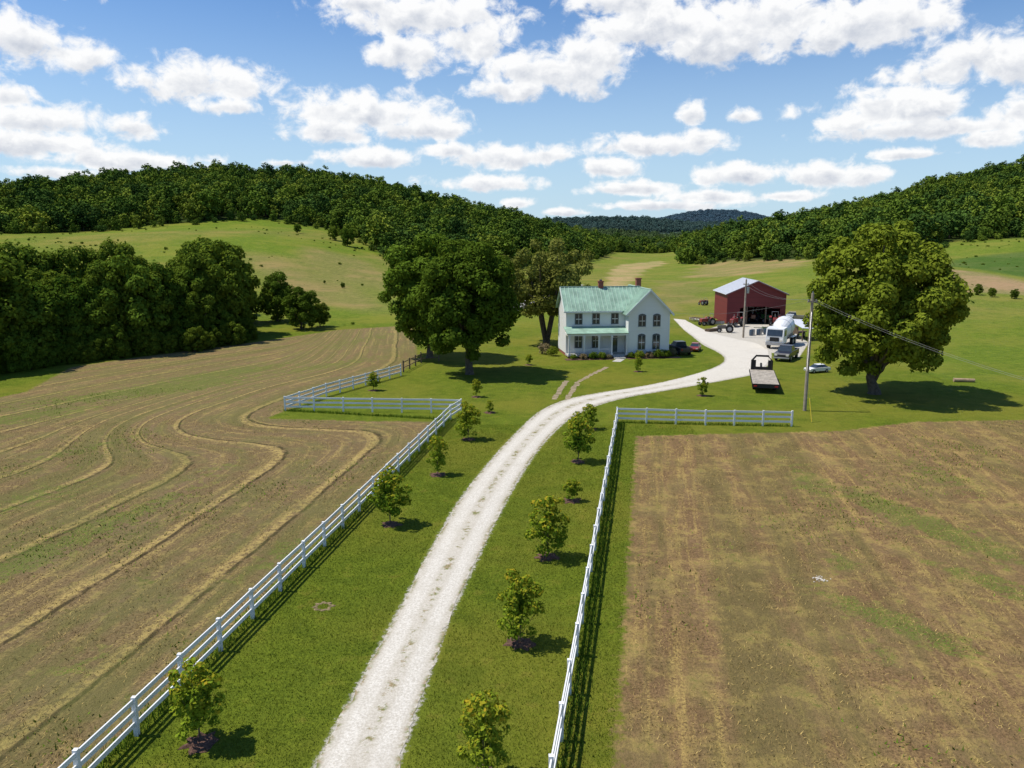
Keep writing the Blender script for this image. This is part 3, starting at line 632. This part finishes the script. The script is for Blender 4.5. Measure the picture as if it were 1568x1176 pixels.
for A_ in ([(930,562),(905,574),(885,585),(875,600),(868,612)],[(868,583),(858,597),(848,612)]):
    W=[Vector((*g(*p),0)) for p in A_]
    for i in range(len(W)-1):
        n=int((W[i+1]-W[i]).length/.8)+1
        for k in range(n):
            p=W[i].lerp(W[i+1],(k+.5)/n); d=(W[i+1]-W[i]).normalized(); r=Vector((d.y,-d.x,0))
            a=random.uniform(.2,.3); L=.27; j=random.uniform(-.08,.08)
            b.slab([tuple(p+r*(a+j)-d*L+Vector((0,0,.015))),tuple(p+r*(a+j)+d*L+Vector((0,0,.015))),tuple(p-r*(a-j)+d*L+Vector((0,0,.015))),tuple(p-r*(a-j)-d*L+Vector((0,0,.015)))],.03)
W=[h2w(6.2,-1.2),g(930,562)]
d=Vector((W[1][0]-W[0][0],W[1][1]-W[0][1],0)); r=Vector((d.y,-d.x,0)).normalized()*.5
p0=Vector((*W[0],.012));p1=p0.lerp(Vector((*W[1],.012)),.35); b.slab([tuple(p0+r),tuple(p1+r),tuple(p1-r),tuple(p0-r)],.03,1)
b.obj('stepping_stone_path',[M_path,M_concrete])
# ------------------------------------------------------------ barn
bx,by=g(1112,496); bz=H(bx,by); barn=empty('red_barn',(bx,by,bz),math.radians(-3))
M_red=siding('barn_red',(.17,.018,.020),.9,0); M_tin=simple('white_tin_roof',(.62,.63,.66),.4,var=.06,metal=0)
BW,BD,BE,BP=9.9,10.5,5.2,7.3
b=B()
b.box(0,.15,0,BD,-.3,BE); b.box(BW-.15,BW,0,BD,-.3,BE); b.prism([(.15,-.3),(BW-.15,-.3),(BW-.15,BE),(BW/2,BP-.05),(.15,BE)],BD-.15,BD)
b.prism([(.15,2.7),(2.2,2.7),(3.3,3.0),(6.6,3.0),(7.7,2.7),(BW-.15,2.7),(BW-.15,BE),(BW/2,BP-.05),(.15,BE)],0,.15)
b.box(.15,2.2,0,.15,-.3,2.7); b.box(BW-.9,BW-.15,0,.15,-.3,2.7)
b.obj('walls',[M_red],parent=barn)
b=B(); b.slab([(-.35,-.4,BE-.1),(BW/2,-.4,BP+.1),(BW/2,BD+.4,BP+.1),(-.35,BD+.4,BE-.1)],.08); b.slab([(BW+.35,-.4,BE-.1),(BW+.35,BD+.4,BE-.1),(BW/2,BD+.4,BP+.1),(BW/2,-.4,BP+.1)],.08)
yy=-.3
while yy<BD+.4: b.beam((-.35,yy,BE-.07),(BW/2,yy,BP+.13),.06,.05); b.beam((BW+.35,yy,BE-.07),(BW/2,yy,BP+.13),.06,.05); yy+=.8
b.obj('roof',[M_tin],parent=barn)
b=B(); b.beam((-.35,-.43,BE-.2),(BW/2,-.43,BP),.04,.18); b.beam((BW+.35,-.43,BE-.2),(BW/2,-.43,BP),.04,.18); b.obj('rake_trim',[simple('trim_red',(.22,.10,.10),.6)],parent=barn)
b=B(); b.box(3.3,3.5,.02,.2,-.3,3.0); b.box(6.5,6.7,.02,.2,-.3,3.0); b.obj('posts',[M_wood],parent=barn)
b=B(); b.slab([(.1,.1,.03),(BW-.1,.1,.03),(BW-.1,BD-.1,.03),(.1,BD-.1,.03)],.05); b.obj('dirt_floor',[simple('dirt',(.10,.08,.05),.95)],parent=barn)
x,y=g(1240,520); cn=empty('equipment_shelter',(x,y,H(x,y)),.2)
b=B(); b.slab([(-2.2,-1.5,1.9),(2.6,-1.5,1.6),(2.6,3,2.5),(-2.2,3,2.8)],.06,0)
b.obj('roof',[M_tin],parent=cn); b=B()
for xx in(-2.1,2.4):
    for yy in (-1.4,2.8): b.box(xx-.06,xx+.06,yy-.06,yy+.06,-.1,1.68 if yy<0 else 2.5)
b.obj('posts',[M_wood],parent=cn)
# ------------------------------------------------------------ vehicles
def wheel(b,x,y,r,w,mt=1,mh=2):
    b.tube([(x,y-w/2,r),(x,y+w/2,r)],[r,r],16,mt); b.tube([(x,y-w/2-.01,r),(x,y+w/2+.01,r)],[r*.55,r*.55],12,mh)
def paint(name,c): return simple(name,c,.28,var=.03,spec=.6)
M_lamp=simple('lamp_lens',(.6,.58,.5),.2); M_tail=simple('tail_lens',(.35,.02,.02),.3)
def car(name,px,py,yaw,col,kind='sedan',s=1):
    x,y=g(px,py); b=B()
    if kind=='sedan':
        b.prism([(-2.2,.35),(2.2,.35),(2.28,.6),(2.1,.82),(1.1,.95),(-1.6,.98),(-2.2,.9),(-2.28,.6)],-.87,.87,0)
        b.add([(-1.75,-.78,.97),(1.15,-.78,.94),(1.15,.78,.94),(-1.75,.78,.97),(-1.1,-.6,1.42),(.3,-.6,1.42),(.3,.6,1.42),(-1.1,.6,1.42)],[(0,1,5,4),(1,2,6,5),(2,3,7,6),(3,0,4,7)],3)
        b.box(-1.12,.32,-.62,.62,1.4,1.46,0)
        for xx in(-1.35,1.4):
            for yy in(-.8,.8): wheel(b,xx,yy,.33,.22)
        for yy in(-.6,.6): b.box(2.2,2.3,yy-.2,yy+.2,.58,.74,4); b.box(-2.3,-2.2,yy-.2,yy+.2,.65,.82,5)
    else:
        b.prism([(-2.7,.5),(2.7,.5),(2.75,.9),(2.6,1.1),(1.3,1.2),(-.75,1.2),(-.75,.75),(-2.7,.75)],-.95,.95,0)
        b.box(-2.7,-.75,-.95,-.85,.75,1.2,0); b.box(-2.7,-.75,.85,.95,.75,1.2,0); b.box(-2.75,-2.65,-.95,.95,.6,1.2,0)
        b.add([(-.75,-.88,1.2),(1.35,-.88,1.2),(1.35,.88,1.2),(-.75,.88,1.2),(-.6,-.72,1.8),(.7,-.72,1.8),(.7,.72,1.8),(-.6,.72,1.8)],[(0,1,5,4),(1,2,6,5),(2,3,7,6),(3,0,4,7)],3)
        b.box(-.62,.72,-.74,.74,1.78,1.85,0)
        for xx in(-1.75,1.75):
            for yy in(-.85,.85): wheel(b,xx,yy,.4,.26)
        for yy in(-.7,.7): b.box(2.68,2.78,yy-.18,yy+.18,.75,.98,4); b.box(-2.79,-2.74,yy-.1,yy+.1,.8,1.1,5)
        b.box(2.7,2.85,-.95,.95,.42,.6,2)
    ob=b.obj(name,[paint(name+'_paint',col),M_black,M_steel,M_glass,M_lamp,M_tail],(x,y,H(x,y)),yaw,bevel=.03); ob.scale=(s,s,s); return ob
car('dark_pickup_truck',1204,550,math.radians(238),(.02,.02,.03),'pickup',.95)
car('white_car',1251,570,math.radians(200),(.75,.75,.75),'sedan',.62)
car('red_car',1064,537,math.radians(250),(.25,.03,.02),'sedan',.7)
car('black_pickup_truck',1040,541,math.radians(100),(.02,.02,.025),'pickup',.85)
car('tan_pickup_truck',1213,492,math.radians(160),(.30,.27,.20),'pickup',.9)
x,y=g(1197,529); b=B()
b.box(-4.2,3.6,-.45,.45,.75,1.0,2)
b.prism([(2.3,.8),(4.4,.8),(4.4,1.7),(4.15,2.75),(2.3,2.85)],-1.15,1.15,0)
b.prism([(4.3,1.75),(4.44,1.75),(4.2,2.6),(4.06,2.6)],-1.0,1.0,3)
for sy in(-1,1): b.box(2.8,3.8,min(sy*1.12,sy*1.17),max(sy*1.12,sy*1.17),1.7,2.5,3)
b.box(4.4,4.55,-1.1,1.1,.55,.95,2); b.box(4.4,4.46,-.6,.6,1.05,1.6,1)
for yy in(-.85,.85): b.box(4.4,4.47,yy-.15,yy+.15,1.05,1.3,4)
b.tube([(2.0,0,2.0),(1.4,0,2.15),(.4,0,2.4),(-1,0,2.65),(-2.2,0,2.9),(-3.4,0,3.15)],[.55,1.0,1.3,1.35,1.05,.5],20,0)
for (xa,za,r) in ((.4,2.4,1.33),(-1,2.65,1.38)): b.tube([(xa-.06,0,za+.01),(xa+.06,0,za-.01)],[r,r],20,5)
b.box(-3.6,-3.3,-.6,.6,1.0,2.6,2); b.box(1.9,2.2,-.6,.6,1,1.6,2)
b.add([(-3.3,-.5,4.0),(-4.1,-.5,4.0),(-4.1,.5,4.0),(-3.3,.5,4.0),(-3.5,-.2,3.3),(-3.9,-.2,3.3),(-3.9,.2,3.3),(-3.5,.2,3.3)],[(0,1,5,4),(1,2,6,5),(2,3,7,6),(3,0,4,7)],0)
b.beam((-3.8,0,3.1),(-4.9,0,1.5),.4,.12,0)
for xx in(3.3,-1.6,-2.9):
    for yy in(-.95,.95): wheel(b,xx,yy,.52,.38)
for sy in(-1,1): b.box(-3.5,-1.0,sy*.95-.25,sy*.95+.25,1.08,1.14,0)
b.obj('cement_mixer_truck',[paint('mixer_paint',(.72,.72,.72)),M_black,M_steel,M_glass,M_lamp,paint('mixer_band',(.40,.41,.45))],(x,y,H(x,y)),math.radians(238),bevel=.03)
x0,y0=g(1172,603); x1,y1=g(1163,571); yaw=math.atan2(y1-y0,x1-x0); b=B(); LT=8.6
M_deck=simple('trailer_deck',(.36,.32,.27),.9,var=.3,scale=2)
k=0
while k<16: b.box(0,LT,-1.2+k*.15,-1.2+k*.15+.14,.88,.93,0); k+=1
for sy in(-1.24,1.2): b.box(0,LT,sy,sy+.05,.72,.95,1)
b.box(-.05,0,-1.24,1.25,.55,.95,1); b.box(0,LT,-.5,-.35,.5,.86,1); b.box(0,LT,.35,.5,.5,.86,1)
for xx in(2.2,3.2):
    for yy in(-.95,.95): wheel(b,xx,yy,.4,.3,1,2)
b.tube([(LT-.1,-1.0,.93),(LT-.1,-1.0,1.9),(LT-.1,-.6,2.4),(LT-.1,.6,2.4),(LT-.1,1.0,1.9),(LT-.1,1.0,.93)],[.11]*6,8,1)
b.box(LT-.18,LT-.05,-1.0,-.6,.95,1.95,1); b.box(LT-.18,LT-.05,.6,1.0,.95,1.95,1); b.box(LT-.18,LT-.05,-.6,.6,.95,1.25,1)
b.beam((LT,0,.8),(LT+1.6,0,1.3),.2,.25,1); b.box(LT+1.4,LT+1.6,-.1,.1,.2,1.4,1); b.box(-.07,-.05,-1.1,-.8,.65,.8,3); b.box(-.07,-.05,.8,1.1,.65,.8,3)
b.obj('flatbed_trailer',[M_deck,M_black,M_steel,M_tail],(x0,y0,0),yaw,bevel=.012)
def tractor(name,x,y,yaw,col,s=1):
    b=B(); b.prism([(.1,.75),(1.7,.7),(1.75,1.25),(1.5,1.4),(.1,1.45)],-.33,.33,0); b.box(-.9,.1,-.3,.3,.6,1.0,2)
    b.box(-.75,-.25,-.28,.28,1.0,1.15,1); b.box(-.85,-.72,-.28,.28,1.1,1.6,1); b.tube([(.95,0,1.4),(.95,0,2.1)],[.05,.05],8,2)
    b.beam((.05,0,1.4),(-.2,0,1.65),.05,.05,2); b.tube([(-.2,0,1.62),(-.23,0,1.66)],[.22,.22],12,1)
    for sy in(-1,1):
        wheel(b,-.6,sy*.72,.75,.36,1,3); wheel(b,1.35,sy*.6,.42,.22,1,3)
        b.prism([(-1.3,1.35),(-1.0,1.62),(-.3,1.62),(.0,1.4),(-.3,1.55),(-1.0,1.55)],sy*.72-.2,sy*.72+.2,0)
    b.beam((-1,-.5,1.5),(-1,-.5,2.3),.07,.07,2); b.beam((-1,.5,1.5),(-1,.5,2.3),.07,.07,2); b.beam((-1,-.5,2.3),(-1,.5,2.3),.07,.07,2)
    ob=b.obj(name,[paint(name+'_'+str(x)[:4],col),M_black,M_steel,M_steel],(x,y,H(x,y)),yaw,bevel=.02); ob.scale=(s,s,s)
for (px,py,yw,col,s) in ((1128,500,3.9,(.2,.025,.02),1.0),(1150,493,4.6,(.12,.03,.02),1.1),(1167,494,5.0,(.03,.09,.03),1.1),(1186,499,4.4,(.22,.035,.03),1.0),(1083,498,3.6,(.28,.04,.02),.85),(1077,468,2.0,(.2,.04,.03),.7),(1112,509,2.9,(.10,.09,.08),.8),(1200,498,3.4,(.22,.16,.02),.9)):
    x,y=g(px,py); tractor('farm_tractor',x,y,yw,col,s)
b=B()
for k in range(5): b.tube([(k*.75,(k%2)*.4,0),(k*.75,(k%2)*.4,.3),(k*.75,(k%2)*.4,.6),(k*.75,(k%2)*.4,.9)],[.28,.3,.3,.28],12,k%2)
x,y=g(1150,514); b.obj('oil_drums',[paint('drum_blue',(.05,.08,.12)),M_steel],(x,y,0),.5)
def harrow(px,py,yaw,col):
    b=B(); b.box(-1.6,1.6,-.05,.05,.55,.67,0); b.box(-1.6,1.6,.75,.85,.55,.67,0); b.box(-.05,.05,-.05,2.2,.57,.65,0); b.box(-1.0,-.9,-.05,.85,.56,.66,0); b.box(.9,1.0,-.05,.85,.56,.66,0)
    for k in range(9):
        for yy in(0,.8): b.tube([(-1.5+k*.37,yy-.02,.3),(-1.5+k*.37+.03,yy+.02,.3)],[.3,.27],12,1)
    for k in range(9): b.box(-1.52+k*.37,-1.48+k*.37,-.02,.02,.3,.56,0)
    x,y=g(px,py); b.obj('disc_harrow',[paint('harrow_paint',col),M_steel],(x,y,H(x,y)),yaw)
harrow(1096,497,.4,(.25,.05,.03)); harrow(1176,508,1.3,(.06,.12,.05)); harrow(1070,492,2.1,(.14,.08,.05))
b=B()
for k in range(14): b.box(-1.5+random.uniform(-.1,.1),1.5,-.5+(k%5)*.2,-.5+(k%5)*.2+.17,.05+(k//5)*.14,.17+(k//5)*.14,0)
x,y=g(1092,507); b.obj('lumber_stack',[M_wood],(x,y,H(x,y)),.6)
b=B(); b.box(-2,2,-1,1,.8,.9,0); b.beam((2,0,.7),(3.4,0,.4),.1,.1,1); b.box(-2,-1.93,-1,1,.9,1.9,0)
for xx in(-1.3,1.3):
    for yy in(-.8,.8): wheel(b,xx,yy,.38,.2,1,2)
x,y=g(1218,517); b.obj('hay_wagon',[M_wood,M_black,M_steel],(x,y,H(x,y)),.9)
x,y=g(1476,585); b=B(); b.tube([(-1,0,.2),(0,.03,.2),(1,0,.2)],[.2,.19,.17],12,0); b.obj('log',[simple('cut_log',(.35,.25,.16),.9,var=.3,scale=3)],(x,y,0),-.15)
M_pole=simple('pole_wood',(.30,.25,.19),.9,var=.2,scale=3)
def upole(px,py,top,arm=False,r=.15):
    x,y=g(px,py); h=zr(y,top)-H(x,y); b=B(); b.tube([(0,0,-.3),(0,0,h*.5),(0,0,h)],[r,r*.9,r*.75],12,0)
    b.box(-.45,.45,-.06,.06,h-.75,h-.62,0)
    for xx in(-.38,.38,0): b.tube([(xx,0,h-.62 if xx else h),(xx,0,h-.5 if xx else h+.14)],[.045,.03],8,1)
    if arm: b.tube([(.28,-.1,h-2.0),(.28,-.1,h-1.7),(.28,-.1,h-1.1)],[.2,.22,.2],12,1)
    b.obj('utility_pole',[M_pole,M_steel],(x,y,H(x,y)),.3); return Vector((x,y,H(x,y)+h-.5))
p1=upole(1232,629,449); p2=upole(1138,517,428,True)
def wire(a,b_,sag):
    b=B(); a=Vector(a);b_=Vector(b_); P=[tuple(a.lerp(b_,k/16)-Vector((0,0,sag*4*(k/16)*(1-k/16)))) for k in range(17)]
    b.tube(P,[.009]*17,5,0); return b
W=B()
for o in(-.35,.35): w=wire(p1+Vector((o,0,0)),p2+Vector((o,0,0)),.8); W.add(w.v,w.f,0)
w=wire(p1,(*h2w(12.9,3),5.3),.7); W.add(w.v,w.f,0)
for o in(-.2,.2): w=wire(p1+Vector((o,0,0)),(46+o,22,5.6),2.6); W.add(w.v,w.f,0)
W.obj('power_lines',[simple('wire',(.16,.16,.16),.5)])
x,y=g(1243,647); b=B(); b.tube([(0,0,0),(-.3,1.0,4.0),(p1.x-x,p1.y-y,8.6)],[.012]*3,5,1); b.tube([(0,0,.05),(-.14,.44,1.9)],[.045,.045],8,0); b.obj('guy_wire',[paint('guy_marker',(.6,.45,.03)),M_steel],(x,y,0))
x,y=g(495,929); b=B(); n=30
rr=[.40*(1+.14*math.sin(k*1.7)+.15*random.uniform(-1,1)) for k in range(n)]
vs=[(math.cos(6.2832*k/n)*rr[k]*s,math.sin(6.2832*k/n)*rr[k]*s,z) for s,z in((1,.004),(.85,.035),(.6,.008)) for k in range(n)]
b.add(vs,[(j*n+k,j*n+(k+1)%n,(j+1)*n+(k+1)%n,(j+1)*n+k) for j in range(2) for k in range(n)],0); b.obj('dirt_mound_ring',[simple('dry_soil',(.20,.15,.08),.95,var=.5,scale=9)],(x,y,0))
x,y=g(1255,886); b=B()
for k in range(60):
    an=random.uniform(0,6.28); r=abs(random.gauss(0,.22)); s=random.uniform(.015,.045); b.tube([(math.cos(an)*r,math.sin(an)*r*.8,0),(math.cos(an)*r,math.sin(an)*r*.8,s*.5),(math.cos(an)*r,math.sin(an)*r*.8,s*.8)],[s,s*1.0,s*.4],7,0)
b.obj('limestone_rubble',[simple('limestone',(.5,.45,.38),.9)],(x,y,0))
# ------------------------------------------------------------ clouds on the sky dome
cl=[(55,72,75,34),(130,92,45,20),(300,128,100,34),(345,165,48,14),(15,150,45,18),(70,185,80,28),(60,222,95,20),(205,197,42,20),(190,248,110,15),
(650,28,150,42),(625,82,70,32),(725,62,80,36),(560,8,60,16),(560,175,135,32),(510,202,70,24),(640,202,80,20),(565,242,80,16),(690,232,60,13),
(850,112,130,38),(785,140,80,20),(905,90,75,34),(1000,40,115,44),(1120,62,120,44),(1190,28,100,44),(955,8,90,28),(1345,40,110,44),(1270,62,60,30),
(1505,92,90,34),(1435,112,80,30),(1064,175,24,20),(1135,180,28,14),(1380,165,115,30),(1450,197,170,16),(1300,190,50,15),(1512,212,42,14),
(760,242,100,24),(835,240,50,18),(1005,224,112,20),(930,258,60,17),(1080,214,38,16),(1140,270,80,20),(1260,270,70,20),(1322,272,42,17),
(740,282,92,15),(790,312,32,10),(960,290,85,13),(1100,302,90,12),(1390,238,55,10),(1565,172,55,24),(90,266,55,10),(440,250,34,7),(1000,316,105,9),(860,326,44,7),(1200,300,60,9),
(-150,120,110,45),(-330,200,160,40),(-250,20,120,50),(1700,80,140,50),(1850,180,150,40),(1750,250,90,20),(300,-120,160,60),(800,-150,190,60),(1300,-140,200,60),(-100,-150,200,60),(1800,-120,160,60),(20,-60,120,40)]
def angs(px,py):
    u=(px-784)/FPX; v=(py-588)/FPX; d=np.array([u,cp-v*sp,-sp-v*cp]); return math.atan2(d[0],d[1]),math.atan2(d[2],math.hypot(d[0],d[1]))
az=np.radians(np.linspace(-75,75,700)); el=np.radians(np.linspace(-2,34,220)); AZ,EL=np.meshgrid(az,el); AZ=AZ.ravel();EL=EL.ravel()
best=np.full(len(AZ),9.0); hh=np.zeros(len(AZ))
for c in cl:
    a0,e0_=angs(c[0],c[1]); dx=(AZ-a0)/(c[2]/FPX); dy=(EL-e0_)/(c[3]*1.1/FPX)
    q=np.sqrt(dx**2+np.where(dy<0,dy*1.4,dy)**2); m=q<best; best=np.where(m,q,best); hh=np.where(m,dy,hh)
F=np.clip(1-best,-2,1)
hh=blur(np.clip(hh,-1.5,1.5).reshape(220,700),0,3); hh=blur(hh,1,3).ravel()
RS=6500
V=np.stack([RS*np.cos(EL)*np.sin(AZ),RS*np.cos(EL)*np.cos(AZ),RS*np.sin(EL)+CH],1)
ii=np.arange(220*700).reshape(220,700); Q=np.stack([ii[:-1,:-1].ravel(),ii[1:,:-1].ravel(),ii[1:,1:].ravel(),ii[:-1,1:].ravel()],1)
m=bpy.data.materials.new('cumulus'); m.use_nodes=True; m.node_tree.nodes.clear(); t=NT(m.node_tree)
A=t.attr('ang','Vector'); f=t.attr('cov'); h_=t.attr('hh')
def cn_(vec):
    a=t.noise(vec,15,3,.5); b_=t.noise(vec,36,6,.62,.3)
    return t.math('ADD',t.math('MULTIPLY',t.math('SUBTRACT',a,.5),1.6),t.math('MULTIPLY',t.math('SUBTRACT',b_,.5),1.9))
n1=cn_(A); n2=cn_(t.vm('ADD',A,(-.009,.016,0)))
den=t.math('ADD',t.math('SUBTRACT',f,.05),n1)
alpha=t.mr(den,-.16,.42)
thick=t.mr(den,.05,.8)
sh=t.math('ADD',t.math('ADD',.62,t.math('MULTIPLY',h_,.80)),t.math('MULTIPLY',t.math('SUBTRACT',n1,n2),.85),clamp=True)
sh=t.math('ADD',sh,t.math('MULTIPLY',t.math('SUBTRACT',1,thick),.45),clamp=True)
col=t.mix(sh,(.50,.55,.65),(1.0,1.0,1.0))  # sunlit tops and grey underside shade painted into the emission colour
em=t.n('ShaderNodeEmission'); t.put(em.inputs[0],col); em.inputs[1].default_value=1.0
tr=t.n('ShaderNodeBsdfTransparent'); ms=t.n('ShaderNodeMixShader'); t.put(ms.inputs[0],t.math('MULTIPLY',alpha,.98))
L=m.node_tree.links.new; L(tr.outputs[0],ms.inputs[1]); L(em.outputs[0],ms.inputs[2]); o=t.n('ShaderNodeOutputMaterial'); L(ms.outputs[0],o.inputs[0])
try: m.cycles.emission_sampling='NONE'
except Exception as e: print(e)
ang=np.stack([AZ,EL*1.25,np.zeros(len(AZ))],1).astype(np.float32)
link(bpy.data.objects.new('sky',quadmesh('sky',V,Q,[m],attrs={'ang':('FLOAT_VECTOR',ang),'cov':('FLOAT',F.astype(np.float32)),'hh':('FLOAT',hh.astype(np.float32))},smooth=True)))
# ------------------------------------------------------------ light, world, camera
E=math.radians(62); hz=Vector((-1,.10,0)).normalized(); Sv=Vector((hz.x*math.cos(E),hz.y*math.cos(E),math.sin(E)))
sun=bpy.data.lights.new('sun','SUN'); sun.energy=5.0; sun.angle=math.radians(.5); sun.color=(1,.95,.85)
so=link(bpy.data.objects.new('sun',sun)); so.rotation_euler=Sv.to_track_quat('Z','Y').to_euler(); so.location=(0,0,60)
w=bpy.data.worlds.new('World'); scene.world=w; w.use_nodes=True; t=NT(w.node_tree)
sk=t.n('ShaderNodeTexSky'); sk.sky_type='NISHITA'; sk.sun_disc=False; sk.sun_elevation=E; sk.sun_rotation=math.atan2(Sv.x,Sv.y); sk.air_density=1.0; sk.dust_density=.3; sk.ozone_density=2.0
dz=t.n('ShaderNodeSeparateXYZ'); t.put(dz.inputs[0],t.n('ShaderNodeTexCoord').outputs['Generated'])
c=t.mix(1.0,sk.outputs[0],(.86,1.16,1.5),'MULTIPLY')
c=t.mix(t.mr(dz.outputs[2],0.0,.30,.72,0.0),c,(6.8,8.9,10.6))
bg=w.node_tree.nodes['Background']; t.put(bg.inputs[0],c); bg.inputs[1].default_value=.086
cam=bpy.data.cameras.new('camera'); cam.lens=36*FPX/1568; cam.sensor_width=36; cam.clip_end=20000; cam.clip_start=.1
co=link(bpy.data.objects.new('camera',cam)); co.location=(0,0,CH); co.rotation_euler=(math.pi/2-PITCH,0,0); scene.camera=co
scene.view_settings.view_transform='Standard'; scene.view_settings.look='None'; scene.view_settings.exposure=0
print('forest',nfor)
